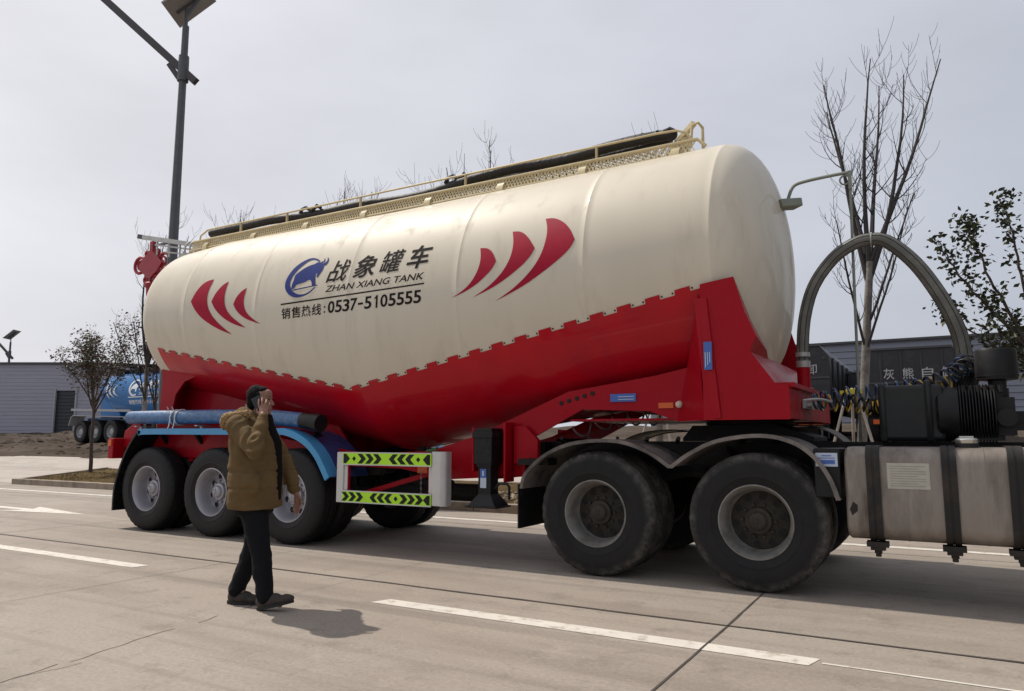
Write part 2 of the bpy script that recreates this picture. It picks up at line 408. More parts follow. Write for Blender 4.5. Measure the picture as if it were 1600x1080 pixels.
k = MB()
x0i, x1i = -22.0, 30
for i in range(52):
    a = x0i+i
    k.box(a+.006, a+.994, 10.72, 10.88, -.05, .15)
for i in range(5):
    ya, yb_ = 10.885+i*.49, 11.37+i*.49; za, zb_ = .15+.09*(ya-10.88), .15+.09*(yb_-10.88)
    k.add([(x0i,ya,-.05),(x0i+.16,ya,-.05),(x0i+.16,yb_,-.05),(x0i,yb_,-.05),(x0i,ya,za),(x0i+.16,ya,za),(x0i+.16,yb_,zb_),(x0i,yb_,zb_)], [(0,3,2,1),(4,5,6,7),(0,1,5,4),(1,2,6,5),(2,3,7,6),(3,0,4,7)])
k.box(x0i, x1i, 13.32, 13.48, 0, .34)
kb = obj('kerb', k, M['kerb'], bevel=.012); tag(kb, kind='structure')
s_ = MB()
s_.grid([[(x0i+.16+j*.25, y, .11+.09*(y-10.88)+.05*noise.noise(Vector((j*.6, y*3, 1)))+.035*noise.noise(Vector((j*1.7, y*7, 4)))) for j in range(0, 207)] for y in [10.87+.12*i for i in range(21)]])
tag(obj('planting_soil', s_, M['soil'], ang=180), 'brown earth strip inside the kerbed island', None, None, 'structure')

# dry grass on the island soil
random.seed(77)
gr = MB()
for i in range(5200):
    x = random.uniform(-21.8, -9); y = random.uniform(10.95, 13.25)
    if noise.noise(Vector((x*.8, y*1.2, 5))) < -.05: continue
    z = .10+.09*(y-10.88); a = random.uniform(0, 2*pi); h_ = random.uniform(.03,.10); l = random.uniform(.0,.06); wd = .008
    gr.add([(x-wd*sin(a),y+wd*cos(a),z),(x+wd*sin(a),y-wd*cos(a),z),(x+l*cos(a),y+l*sin(a),z+h_)],[(0,1,2)], random.choice((0,0,1)))
M['dry_grass'] = mat('dry_grass', (.17,.125,.055), .8, spec=.1); M['green_grass'] = mat('olive_grass', (.07,.075,.025), .8, spec=.1)
tag(obj('grass', gr, [M['dry_grass'], M['green_grass']], smooth=False, fix=False), 'dry short grass on the soil of the kerbed island', 'grass', None, 'stuff')

# small stones in the island, seen under the trailer
random.seed(4)
st = MB()
for i in range(1500):
    x = random.uniform(-10, 2); y = random.uniform(10.92, 12.2); r_ = random.uniform(.015,.05)
    z = .12+.09*(y-10.88)+.02
    vs = []
    for q in range(6):
        d = [(1,0,0),(-1,0,0),(0,1,0),(0,-1,0),(0,0,.7),(0,0,-.7)][q]
        vs.append((x+d[0]*r_*random.uniform(.6,1.3), y+d[1]*r_*random.uniform(.6,1.3), z+d[2]*r_*random.uniform(.6,1.3)))
    st.add(vs, [(0,2,4),(2,1,4),(1,3,4),(3,0,4),(2,0,5),(1,2,5),(3,1,5),(0,3,5)])
M['stone'] = mat('pale_rubble', (.30,.24,.17), .9, var=.4, vscale=3)
tag(obj('gravel', st, M['stone'], smooth=False), 'pale rubble lying on the soil of the kerbed island', 'gravel', None, 'stuff')

random.seed(14)
rb = MB()
for i in range(2600):
    x = random.uniform(-62, -18); y = random.uniform(16.2, 31); r_ = random.uniform(.03,.12)*(1 if random.random() < .93 else 2.6)
    if noise.noise(Vector((x*.25, y*.4, 2))) < -.12: continue
    z = tzn(x, y); vs = []
    for d in ((1,0,0),(-1,0,0),(0,1,0),(0,-1,0),(0,0,.6),(0,0,-.6)): vs.append((x+d[0]*r_*random.uniform(.6,1.5), y+d[1]*r_*random.uniform(.6,1.5), z+d[2]*r_*random.uniform(.6,1.3)))
    rb.add(vs, [(0,2,4),(2,1,4),(1,3,4),(3,0,4),(2,0,5),(1,2,5),(3,1,5),(0,3,5)])
tag(obj('rubble', rb, M['dirt'], smooth=False), 'clods and rubble scattered over the bare dirt before the warehouse', 'rubble', None, 'stuff')

# painted road markings (sheets 4 mm over the road)
def quad(mb, P, z=.003): mb.add([(x, y, z) for x, y in P], [tuple(range(len(P)))])
mk = MB()
for a, b in ((-18.8,-15.8),(-12.8,-9.9),(-9.7,-6.85),(-3.85,-.72),(2.2,5.2)):
    quad(mk, [(a, 4.47), (b, 4.47), (b+.04, 4.63), (a+.07, 4.63)])
n0 = 0
quad(mk, [(-90,9.42),(12,9.62),(12,9.77),(-90,9.57)], .003)
quad(mk, [(-40,7.02),(-13.95,7.02),(-13.95,7.2),(-40,7.2)])
quad(mk, [(-14.3,6.74),(-12.2,7.11),(-14.3,7.48),(-13.95,7.2),(-13.95,7.02)])
quad(mk, [(-.66,4.54),(2.0,4.54),(2.0,4.565),(-.66,4.565)])
tag(obj('road_marking', mk, M['paint_line'], smooth=False), 'worn white lane dashes, edge line and arrow painted on the road', None, None, 'structure')
jn = MB(); ZJ = .0045
def wavy(x0, y0, x1, y1, wd, n, amp, seed):
    L_ = []; R_ = []
    dx, dy = x1-x0, y1-y0; l = sqrt(dx*dx+dy*dy); nx, ny = -dy/l, dx/l
    for i in range(n+1):
        t = i/n; o = amp*noise.noise(Vector((t*l*1.3, seed, 0)))+amp*.4*noise.noise(Vector((t*l*6, seed, 5)))
        ww = wd*(.7+.6*abs(noise.noise(Vector((t*l*2.2, seed, 9)))))/2
        x, y = x0+dx*t+nx*o, y0+dy*t+ny*o
        L_.append((x+nx*ww, y+ny*ww, ZJ)); R_.append((x-nx*ww, y-ny*ww, ZJ))
    jn.grid([L_, R_])
wavy(-60, 5.12, 20, 5.12, .034, 300, .012, 1)
wavy(-60, 9.1, 20, 9.1, .02, 200, .01, 2)
for x in (-34,-29,-24.5,-20,-15.4,-10.8,3.4,8): wavy(x, -5, x, 10.9, .014, 60, .02, x)
wavy(-1.32, 5.12, -1.39, 10.9, .016, 40, .004, 3); wavy(-1.32, -3, -1.32, 5.12, .018, 40, .004, 4)
wavy(-6.2, -2, -6.3, 6.0, .007, 80, .05, 5)
tag(obj('expansion_joint', jn, M['joint'], smooth=False), kind='structure')
ck = MB(); jn = ck; ZJ = .002
for a, b in ((0,.22),(.25,.42),(.44,.70),(.76,.83),(.90,1)): wavy(-4.1-.45*a, 1.2+2.9*a, -4.1-.45*b, 1.2+2.9*b, .008, 50, .05, 11+a)
wavy(-4.25, 2.15, -4.22, 2.5, .005, 20, .04, 19); wavy(-4.55, 4.1, -4.6, 6.2, .004, 60, .05, 12)
wavy(-.9, 3.0, 1.2, 2.2, .006, 60, .06, 13)
tag(obj('pavement_crack', ck, M['crack'], smooth=False), kind='structure')

# ------------------------------------------------------------ buildings
U = Vector((cos(.527), sin(.527), 0)); V = Vector((-sin(.527), cos(.527), 0))
def fp(l, d, z): p = U*l+V*d; return (p.x, p.y, z)
b = empty('warehouse', fp(-40, 58, 0)); tag(b, 'long low grey clad warehouse with one dark door, behind the blue tanker', 'warehouse')
mb = MB()
zt_, zb_ = 7.05, .4
rows = [zb_+(zt_-zb_)*i/24 for i in range(25)]
dx0, dx1, dz1 = -35.9, -34.35, 4.95
def wallseg(l0, l1, za, zb):
    n = max(1, int((zb-za)/.28)); 
    pr = []
    for i in range(n+1):
        z = za+(zb-za)*i/n
        pr += [(58.0, z), (57.985, z+.02)] if i < n else [(58.0, z)]
    mb.grid([[fp(l0, d, z), fp(l1, d, z)] for d, z in pr])
wallseg(-75, dx0, zb_, zt_); wallseg(dx1, -32, zb_, zt_); wallseg(dx0, dx1, dz1, zt_)
mb.add([fp(-75,58.02,zb_), fp(-32,58.02,zb_), fp(-32,80,zb_), fp(-75,80,zb_), fp(-75,58.02,zt_), fp(-32,58.02,zt_), fp(-32,80,zt_), fp(-75,80,zt_)], [(1,2,6,5),(2,3,7,6),(3,0,4,7)])
obj('wall', mb, M['siding'], b, smooth=False)
mb = MB(); mb.add([fp(-75.2,57.8,zt_), fp(-31.8,57.8,zt_), fp(-31.8,69,zt_+.9), fp(-75.2,69,zt_+.9), fp(-31.8,80.2,zt_), fp(-75.2,80.2,zt_),
   fp(-75.2,57.8,zt_+.14), fp(-31.8,57.8,zt_+.14)], [(0,1,7,6),(6,7,2,3),(3,2,4,5)])
obj('roof', mb, M['roof_trim'], b, smooth=False)
mb = MB()
P0 = fp(dx0,58.15,zb_); 
mb.add([fp(dx0,58.15,zb_), fp(dx1,58.15,zb_), fp(dx1,58.15,dz1), fp(dx0,58.15,dz1)], [(0,1,2,3)])
for i in range(12):
    z = 1.6+i*.27
    mb.add([fp(dx0,58.13,z), fp(dx1,58.13,z), fp(dx1,58.10,z+.03), fp(dx0,58.10,z+.03)], [(0,1,2,3)])
obj('door', mb, M['door'], b, smooth=False)
mb = MB()
for l in (dx0-.12, dx1): mb.add([fp(l,57.9,zb_), fp(l+.12,57.9,zb_), fp(l+.12,57.9,dz1+.12), fp(l,57.9,dz1+.12), fp(l,58.1,zb_), fp(l+.12,58.1,zb_), fp(l+.12,58.1,dz1+.12), fp(l,58.1,dz1+.12)], [(0,1,2,3),(0,3,7,4),(1,5,6,2)])
obj('door_frame', mb, M['chassis_grey'], b, smooth=False)

b = empty('factory_hall', (10, 45, 0)); tag(b, 'very long blue grey hall behind the dark dump trailers', 'hall')
mb = MB(); prof = []
for i in range(16): z = 1+i*.36; prof += [(45.0, z), (44.95, z+.03)]
mb.grid([[(-16, y, z), (50, y, z)] for y, z in prof+[(45, 6.55)]])
mb.add([(-16,45.02,1),(-16,70,1),(-16,70,6.55),(-16,45.02,6.55),(50,45.02,1),(50,70,1),(50,70,6.55),(50,45.02,6.55)], [(0,1,2,3),(4,5,6,7)])
obj('wall', mb, M['siding_far'], b, smooth=False)
mb = MB(); mb.add([(-16.3,44.8,6.5),(50.3,44.8,6.5),(50.3,44.8,6.62),(-16.3,44.8,6.62),(50.3,57,7.4),(-16.3,57,7.4),(50.3,70,6.6),(-16.3,70,6.6)], [(0,1,2,3),(3,2,4,5),(5,4,6,7)])
obj('roof', mb, M['roof_trim'], b, smooth=False)

# ------------------------------------------------------------ street lamps
def street_lamp(name, loc, label, H=11.4, group='solar street lamps'):
    t = empty(name, loc); tag(t, label, 'street lamp', group)
    x, y, z0 = loc
    mb = MB(); mb.lathe([(z0,.14),(z0+H*.45,.125),(z0+H,.085)], 8, 'z', (x,y,0)); mb.lathe([(z0,.22),(z0+.5,.22),(z0+.52,.16)], 8, 'z', (x,y,0))
    obj('pole', mb, M['lamp_pole'], t, ang=30)
    mb = MB(); mb.lathe([(z0+H-1.55,.14),(z0+H-.85,.13)], 12, 'z', (x,y,0))
    obj('collar', mb, M['lamp_pole'], t)
    d = Vector((-.93,-.36,0)).normalized()
    p0 = Vector((x,y,z0+H-1.25))
    mb = MB(); mb.bar(p0-d*.38-Vector((0,0,.34)), p0+d*3.0+Vector((0,0,2.75)), .13, .19)
    mb.bar(p0+d*.10+Vector((0,0,-.22)), p0+d*.42+Vector((0,0,.22)), .10, .12)
    obj('arm', mb, M['lamp_arm'], t, smooth=False)
    e = p0+d*3.0+Vector((0,0,2.75))
    mb = MB(); mb.bar(e, e+d*.8+Vector((0,0,.25)), .3, .09)
    obj('lamp_head', mb, M['lamp_arm'], t, bevel=.02)
    mb = MB(); top = Vector((x,y,z0+H))
    mb.cyl(top, top+Vector((0,0,.5)), .045); 
    c = top+Vector((.02,.05,.72)); n = Vector((-.55,-.35,.76)).normalized()*-1
    a = n.cross(Vector((0,0,1))).normalized(); bb = a.cross(n).normalized()
    mb.bar(top+Vector((0,0,.3)), c+bb*.35-n*-.06, .07); mb.bar(c-bb*.45+n*.05, c+bb*.45+n*.05, .06)
    obj('panel_bracket', mb, M['lamp_pole'], t)
    mb = MB(); mb.bar(c-bb*.62, c+bb*.62, 1.15, .05, up=n)
    obj('solar_panel', mb, M['panel_back'], t, smooth=False)
    return t
street_lamp('street_lamp', (-16.72, 11.5, .15), 'tall grey street lamp with solar panel and slanted arm, rising behind the tank trailer', H=11.95)
far_lamp = street_lamp('street_lamp', (-76.1, 36.0, 1.7), 'small far solar street lamp above the grey warehouse roof', H=8.6)

# ------------------------------------------------------------ red knot ornament on the lamp pole
kx, ky, kz = -17.55, 11.5, 5.72
t = empty('knot_ornament', (kx, ky, kz)); tag(t, 'red Chinese knot ornament hung on a street lamp behind the tank', 'ornament')
mb = MB()
def lob(cx, cz, r, t_, n=24): 
    pts = [(kx+cx+r*cos(2*pi*i/n), ky, kz+cz+r*sin(2*pi*i/n)*.95) for i in range(n+1)]
    mb.tube(pts, t_, 8, cap=False)
poly = []
for i in range(32):
    a = 2*pi*i/32; r_ = .37*(1+.10*cos(4*a)+.05*cos(8*a)); poly.append((kx+r_*1.12*cos(a), kz+r_*.88*sin(a)))
mb.prism(poly, ky-.06, ky+.06)
for sgn in (-1, 1):
    lob(sgn*.50, .04, .22, .042); lob(sgn*.46, .04, .13, .026); lob(sgn*.2, -.38, .075, .04); lob(sgn*.22, .32, .06, .04)
mb.box(kx-.06, kx+.06, ky-.05, ky+.05, kz+.2, kz+.62)
mb.box(kx-.035, kx+.035, ky-.05, ky+.05, kz-.5, kz-.25)
obj('knot', mb, M['knot'], t)
mb = MB(); mb.lathe([(kz-.46,.09),(kz-.5,.15),(kz-.58,.15),(kz-.62,.11),(kz-.7,.105),(kz-1.5,.03)], 16, 'z', (kx,ky,0))
obj('tassel', mb, M['knot'], t)
mb = MB(); mb.bar((kx, ky, kz+.5), (-16.72, ky, kz+.5), .05); mb.bar((kx, ky, kz-.4), (-16.72, ky, kz-.4), .05)
obj('bracket', mb, M['lamp_pole'], t)

# ------------------------------------------------------------ trees
def limb(mb, p, d, ln, r, seed, n=7, up=.35, wob=.12, m=0, r1=None):
    pts = [Vector(p)]; d = Vector(d).normalized(); rr = [r]; r1 = r*.35 if r1 is None else r1
    for i in range(n):
        d = (d+Vector((random.uniform(-wob,wob), random.uniform(-wob,wob), random.uniform(-wob,wob)*.5))+Vector((0,0,up/n))).normalized()
        pts.append(pts[-1]+d*ln/n); rr.append(r+(r1-r)*(i+1)/n)
    mb.tube(pts, rr, 7 if r > .012 else 5, m)
    return pts, rr
def twigs(mb, pts, rr, dens, ln, depth, m=1, up=.55):
    for i in range(1, len(pts)):
        k = dens if random.random() < .8 else dens+1
        for _ in range(k):
            t = random.random(); p = pts[i-1].lerp(pts[i], t)
            ax = (pts[i]-pts[i-1]).normalized(); a = random.uniform(0, 2*pi)
            u = ax.cross(Vector((.3,.2,.9))).normalized(); v = ax.cross(u)
            d = ax*.55+(u*cos(a)+v*sin(a))*.8
            r = min(rr[i]*.5, .011) if depth > 1 else max(.003, min(rr[i]*.5, .0055))
            q, qr = limb(mb, p, d, ln*random.uniform(.5,1.2), r, 0, 5, up, .10, m, .0022)
            if depth > 1: twigs(mb, q, qr, 1, ln*.5, depth-1, m, up)
def bare_tree(x, y, z, H, seed, label, lean=0, stakes=True, tie=True, shoots=0):
    random.seed(seed)
    t = empty('bare_tree', (x, y, z)); tag(t, label, 'tree', 'bare trees along the kerbed island')
    mb = MB(); fork = H*(.53 if shoots == 0 else .46)
    pts = [Vector((x+lean*i/8*.1, y, z+fork*i/8)) for i in range(9)]
    mb.tube(pts, [.072-.0025*i for i in range(9)], 12)
    obj('trunk', mb, M['bark_pale'], t)
    mb = MB()
    nl = 9
    for i in range(nl):
        zz = fork*(random.uniform(.90,1.0) if i < 6 else random.uniform(.60,.8)); p = Vector((x+lean*zz/fork*.1, y, z+zz))
        a = 2*pi*i/nl+random.uniform(-.3,.3); sp = random.uniform(.08,.40) if i < 6 else random.uniform(.45,.65)
        ln = (H-zz)*random.uniform(.80,1.05)*(1 if i < 6 else .50)
        q, qr = limb(mb, p, (cos(a)*sp+lean*.035, sin(a)*sp*.8, 1), ln, .042 if i < 6 else .022, 0, 9, .42, .05, 0, .008)
        twigs(mb, q[2:], qr[2:], 1, ln*.22, 2, 0, 1.4)
    for i in range(shoots):                                  # straight upright shoots at the top of the crown
        sx, sy = random.gauss(0,.55), random.gauss(0,.3); h_ = H*random.uniform(.90,1.0)
        mb.tube([(x+sx*.5,y+sy*.5,z+H*.62),(x+sx*.9,y+sy*.9,z+H*.76),(x+sx,y+sy,z+h_*.88),(x+sx*1.04,y+sy,z+h_)], [.016,.012,.008,.004], 5)
    obj('branches', mb, M['twig'], t)
    if tie:
        mb = MB(); zt2 = 1.72
        mb.lathe([(z+zt2-.035,.095),(z+zt2+.035,.10)], 12, 'z', (x,y,0)); mb.box(x-.16,x+.14,y-.11,y-.07,z+zt2-.03,z+zt2+.02)
        obj('tie', mb, M['yellow_tie'], t)
    if stakes:
        for k, (dx, dy) in enumerate(((-.55,-.35),(.5,-.3),(-.1,.6))):
            mb = MB(); mb.cyl((x+dx,y+dy,z-.1),(x+dx*.10,y+dy*.10,z+1.78),.022,.02,8)
            obj('stake', mb, M['stake'], t)
    return t
bare_tree(-1.13, 12.0, .2, 6.9, 21, 'tallest bare tree with white painted trunk, behind the arched grey hose', lean=3.4)
bare_tree(-4.12, 12.0, .2, 5.95, 9, 'bare tree behind the front end of the tank, between two wooden stakes', shoots=8)
for i, (x, hh, w_) in enumerate(((-7.7,6.75,'tank between lettering and right stripes'),(-11.3,6.55,'lettering on the tank'),(-14.6,6.5,'left red stripes of the tank'),(-18.4,6.6,'red knot ornament'))):
    bare_tree(x, 12.1, .2, hh, 31+i, 'bare tree with only thin twig tips showing above the '+w_, stakes=False, tie=False, shoots=7)

def leaves(mb, p, n, spread, size, mats, d=None):
    for _ in range(n):
        c = Vector(p)+Vector((random.gauss(0,spread), random.gauss(0,spread), random.gauss(0,spread)))
        a = Vector((random.uniform(-1,1), random.uniform(-1,1), random.uniform(-.8,.6))).normalized()
        u = a.cross(Vector((random.random(), random.random(), random.random()+.1))).normalized()
        l = size*random.uniform(.6,1.3); wd = l*.28; bow = a.cross(u)*wd*.35
        mb.add([c, c+a*l*.45+u*wd+bow, c+a*l, c+a*l*.45-u*wd+bow, c+a*l*.5], [(0,1,4),(1,2,4),(2,3,4),(3,0,4)], random.choice(mats))
def leafy_tree(x, y, z, H, clear, spread, seed, label, nl=9, nleaf=6, size=.08, lsp=.09, tr=.055, up=.4, mats=(0,0,1,2), slim=None):
    random.seed(seed)
    t = empty('leafy_tree', (x, y, z)); tag(t, label, 'tree', 'young leafy trees')
    mb = MB(); pts = [Vector((x+.03*sin(i), y+.02*cos(i*1.3), z+clear*i/6)) for i in range(7)]
    mb.tube(pts, [tr*(1-.06*i) for i in range(7)], 10)
    lf = MB(); base = pts[-1]
    for i in range(nl):
        a = 2*pi*i/nl*1.0+random.uniform(-.35,.35); sp = spread*random.uniform(.25,1.0)
        ln = (H-clear)*random.uniform(.75,1.02)
        q, qr = limb(mb, base-Vector((0,0,random.uniform(0,.35))), (cos(a)*sp, sin(a)*sp, 1), ln, tr*.42, 0, 9, up, .12, 0, .005)
        for j in range(3, len(q)):
            for s in range(2):
                aa = random.uniform(0, 2*pi); d = Vector((cos(aa)*.9, sin(aa)*.9, .55))
                q2, r2 = limb(mb, q[j], d, ln*random.uniform(.10,.24), max(.004, qr[j]*.4), 0, 4, .3, .2, 0, .002)
                k = nleaf if j > 4 else max(1, nleaf//3)
                for pp in q2[1:]: leaves(lf, pp, k, lsp, size, mats)
            leaves(lf, q[j], nleaf//2, lsp, size, mats)
    obj('trunk', mb, M['bark'], t)
    obj('crown', lf, [M['leaf_dark'], M['leaf_mid'], M['leaf_red']], t, smooth=False, fix=False)
    return t
leafy_tree(-21.4, 12.5, .22, 4.25, 2.0, .62, 3, 'round young tree with dark leaves growing at the left end of the kerbed island', nl=11, nleaf=9, size=.085, lsp=.10, mats=(0,1,1,2,2,2))
leafy_tree(-18.4, 12.4, .22, 4.35, 2.0, .42, 8, 'sparse young tree with bare stems, between the round tree and the red tank leg', nl=5, nleaf=5, size=.085, lsp=.07, mats=(0,2,2,2))

# the leafy tree at the right edge: long arching branches with leaf tufts
random.seed(12)
t = empty('leafy_tree', (1.45, 11.6, .2)); tag(t, 'leafy tree at the right edge with long slanting branches against the sky', 'tree', 'young leafy trees')
mb = MB(); lf = MB()
mb.tube([(1.45,11.6,.2),(1.42,11.6,1.0),(1.36,11.6,1.9)], [.07,.06,.05], 10)
def path(P, r0, dens, sz=.085):
    pts = []
    P = [Vector(p) for p in P]
    for a, b in zip(P[:-1], P[1:]):
        for i in range(5): pts.append(a.lerp(b, i/5)+Vector((random.uniform(-.02,.02),)*3))
    pts.append(P[-1]); n = len(pts)
    mb.tube(pts, [r0*(1-.8*i/(n-1)) for i in range(n)], 7)
    for i, p in enumerate(pts[1:]):
        d = dens(i/n)
        if d: leaves(lf, p, d, .075, sz, (0,0,0,1))
        if d and random.random() < .5:
            q, _ = limb(mb, p, (random.uniform(-1,.6), random.uniform(-.6,.6), .6), .22, .005, 0, 3, .2, .1, 0, .002)
            for qq in q: leaves(lf, qq, max(2, d//2), .05, sz, (0,0,1))
path([(1.36,11.6,1.7),(.98,11.55,2.45),(.62,11.5,2.95),(.25,11.45,3.55),(.10,11.4,3.93)], .03, lambda t_: 4 if t_ < .35 else 9)
path([(1.05,11.55,2.35),(.80,11.6,3.0),(.60,11.6,3.6),(.48,11.6,4.0),(.50,11.6,4.2)], .024, lambda t_: 5 if t_ < .6 else 11)
path([(1.38,11.6,1.8),(1.16,11.7,2.6),(1.02,11.75,3.4),(.98,11.75,4.0),(.85,11.75,4.5)], .03, lambda t_: 3 if t_ < .55 else 11)
path([(1.30,11.6,1.7),(.95,11.4,2.25),(.62,11.3,2.42),(.30,11.2,2.72),(.08,11.2,2.95)], .022, lambda t_: 9)
path([(1.30,11.6,1.7),(1.0,11.7,2.2),(.72,11.7,2.6),(.66,11.7,3.0)], .022, lambda t_: 10)
path([(1.4,11.6,1.9),(1.5,11.7,3.0),(1.6,11.7,4.2),(1.55,11.7,5.0)], .03, lambda t_: 7)
path([(1.4,11.6,1.9),(2.0,11.7,2.8),(2.5,11.7,3.9)], .03, lambda t_: 8)
path([(1.36,11.6,1.8),(1.05,11.8,2.3),(.85,12.0,2.75)], .02, lambda t_: 12)
obj('trunk', mb, M['bark'], t)
obj('crown', lf, [M['leaf_dark'], M['leaf_mid'], M['leaf_red']], t, smooth=False, fix=False)

# ============================================================ the tank semi-trailer
YC = 7.52; W = 6.27
def make_tank(secs, rd, rp, fd, fp_, yc):
    """profile functions of a V-bellied tank: secs = (x, top, bottom, half width)"""
    def lin(x):
        if x <= secs[0][0]: s = secs[0][1:]
        elif x >= secs[-1][0]: s = secs[-1][1:]
        else:
            for p, q in zip(secs[:-1], secs[1:]):
                if x <= q[0]:
                    t = (x-p[0])/(q[0]-p[0]); s = tuple(u+(v-u)*t for u, v in zip(p[1:], q[1:])); break
        return (s[0]+s[1])/2, (s[0]-s[1])/2, s[2]
    def T(x):
        zc, b, a = lin(x); k = 1
        if x < secs[0][0]: k = max(0, 1-((secs[0][0]-x)/rd)**rp)**(1/rp)
        if x > secs[-1][0]: k = max(0, 1-((x-secs[-1][0])/fd)**fp_)**(1/fp_)
        return zc, b*k, a*k
    return T, lin
SECS = [(-9.78,4.15,1.9,1.15),(-8.85,4.2,1.75,1.22),(-5.8,4.2,1.1,1.25),(-1.73,4.2,1.72,1.25)]
T, TL = make_tank(SECS, .48, 2.1, .52, 2.35, YC)
def ts(x, z, off=0.0, T=T, yc=YC):                        # near-side surface point at (x, z)
    zc, b, a = T(x); q = max(-1, min(1, (z-zc)/b)); s = sqrt(1-q*q)
    n = Vector((0, -s/a, q/b)).normalized()
    return Vector((x, yc-a*s, z))+n*off
def zred(x):
    return 1.815+(2.50-1.815)*(-5.93-x)/(9.6-5.93) if x < -5.93 else 1.815+(2.62-1.815)*(x+5.93)/(5.93-1.52)

def tank_shell(mb, T, secs, rd, fd, yc, rings, n=96):
    xs = []
    for i in range(13): xs.append(secs[0][0]-rd*sin(pi/2*(1-i/12)))
    xs += [secs[0][0]+(secs[-1][0]-secs[0][0])*i/60 for i in range(1, 60)]
    for i in range(13): xs.append(secs[-1][0]+fd*sin(pi/2*i/12))
    for r in rings: xs += [r-.010, r-.005, r+.005, r+.010]
    xs = sorted(set(round(x, 4) for x in xs)); rows = []
    for x in xs:
        zc, b, a = T(x); e = 0
        for r in rings:
            if abs(x-r) < .0055: e = .002
        b = max(b, .004); a = max(a, .004)
        rows.append([(x, yc-(a+e)*sin(2*pi*j/n), zc+(b+e)*cos(2*pi*j/n)) for j in range(n)])
    vs = [p for r in rows for p in r]
    fs = [(i*n+j, i*n+(j+1)%n, (i+1)*n+(j+1)%n, (i+1)*n+j) for i in range(len(rows)-1) for j in range(n)]
    fs += [tuple(range(n)), tuple((len(rows)-1)*n+j for j in range(n))]
    mb.add(vs, fs)

trailer = empty('tank_trailer', (-5.8, YC, 0))
tag(trailer, 'cream and red V-bellied bulk tank semi-trailer with three axles', 'trailer')
mb = MB(); tank_shell(mb, T, SECS, .48, .52, YC, (-8.85,-7.42,-5.88,-4.33,-2.87,-1.66))
shell = obj('tank_shell', mb, M['cream'], trailer, ang=60)

# red belly skirt with its toothed upper edge
mb = MB(); bolts = MB()
def skirt_seg(x0, x1, dz, off=.007):
    cols = 3; rows = []
    for c in range(cols+1):
        x = x0+(x1-x0)*c/cols; zc, b, a = TL(x); q = max(-1, min(1, (zred(x)+dz-zc)/b)); f0 = acos(q)
        rows.append([(x, YC-(a+off)*sin(f), zc+(b+off)*cos(f)) for f in [f0+(2*pi-2*f0)*j/56 for j in range(57)]])
    mb.grid(rows)
for seg, (a, b_, n) in enumerate(((-9.62,-5.93,13),(-5.93,-1.72,15))):
    p = (b_-a)/n
    for i in range(n):
        x = a+i*p
        skirt_seg(x, x+p*.5, .022); skirt_seg(x+p*.5, x+p, -.022)
        for q_ in (.57, .93):
            pt = ts(x+p*q_, zred(x+p*q_)-.002, .003)
            bolts.cyl(pt, pt+Vector((0,-.008,0)), .008, n=8, m=0)
obj('belly_skirt', mb, M['red_belly_lit'], trailer, ang=60, fix=False)
obj('skirt_bolts', bolts, M['dark_vinyl'], trailer)

# vinyl stripes, emblem and lettering lie on the shell
def on_tank(mb2d, off, T=T, yc=YC):
    """mb2d: list of (verts2d, faces) in (x,z); subdivided and laid on the shell"""
    bm = bmesh.new()
    for vs, fs in mb2d:
        bv = [bm.verts.new((x, 0, z)) for x, z in vs]
        for f in fs:
            try: bm.faces.new([bv[i] for i in f])
            except ValueError: pass
    bm.normal_update(); bmesh.ops.triangulate(bm, faces=bm.faces, ngon_method='EAR_CLIP')
    for ax in (0, 2):                                       # cut along a fine grid so that the sheet follows the curve
        cs = [v.co[ax] for v in bm.verts]; c = math.ceil(min(cs)/.05)*.05
        while c < max(cs):
            no = Vector((0,0,0)); no[ax] = 1; co = Vector((0,0,0)); co[ax] = c
            bmesh.ops.bisect_plane(bm, geom=bm.verts[:]+bm.edges[:]+bm.faces[:], plane_co=co, plane_no=no, dist=1e-6); c += .05
    out = MB(); bm.verts.index_update()
    out.add([ts(v.co.x, v.co.z, off, T, yc) for v in bm.verts], [tuple(v.index for v in f.verts) for f in bm.faces])
    bm.free(); return out
def poly2(P): return (P, [tuple(range(len(P)))])
def smooth_poly(P, sharp=(), it=2):
    for _ in range(it):
        Q = []; ns = []
        n = len(P)
        for i, p in enumerate(P):
            a = P[i-1]; b = P[(i+1)%n]
            if i in sharp: ns.append(len(Q)); Q.append(p)
            else: Q += [(p[0]*.75+a[0]*.25, p[1]*.75+a[1]*.25), (p[0]*.75+b[0]*.25, p[1]*.75+b[1]*.25)]
        P = Q; sharp = ns
    return P
_txt = {}
def text2(s, x0, z0, wd, ht, bold=0., shear=0., keep=False):
    """glyph outlines of the built-in font, fitted to a box; (verts2d, faces)"""
    cu = bpy.data.curves.new('lettering', 'FONT'); cu.body = s; cu.offset = bold; cu.resolution_u = 3
    o = bpy.data.objects.new('lettering', cu); COL.objects.link(o)
    me = bpy.data.meshes.new_from_object(o.evaluated_get(bpy.context.evaluated_depsgraph_get()))
    bpy.data.objects.remove(o); bpy.data.curves.remove(cu)
    V_ = [(v.co.x+shear*v.co.y, v.co.y) for v in me.vertices]; F = [tuple(p.vertices) for p in me.polygons]
    bpy.data.meshes.remove(me)
    xa = min(v[0] for v in V_); xb = max(v[0] for v in V_); ya = min(v[1] for v in V_); yb = max(v[1] for v in V_)
    return ([(x0+(x-xa)/(xb-xa)*wd, z0+(y-ya)/(yb-ya)*ht) for x, y in V_], F)

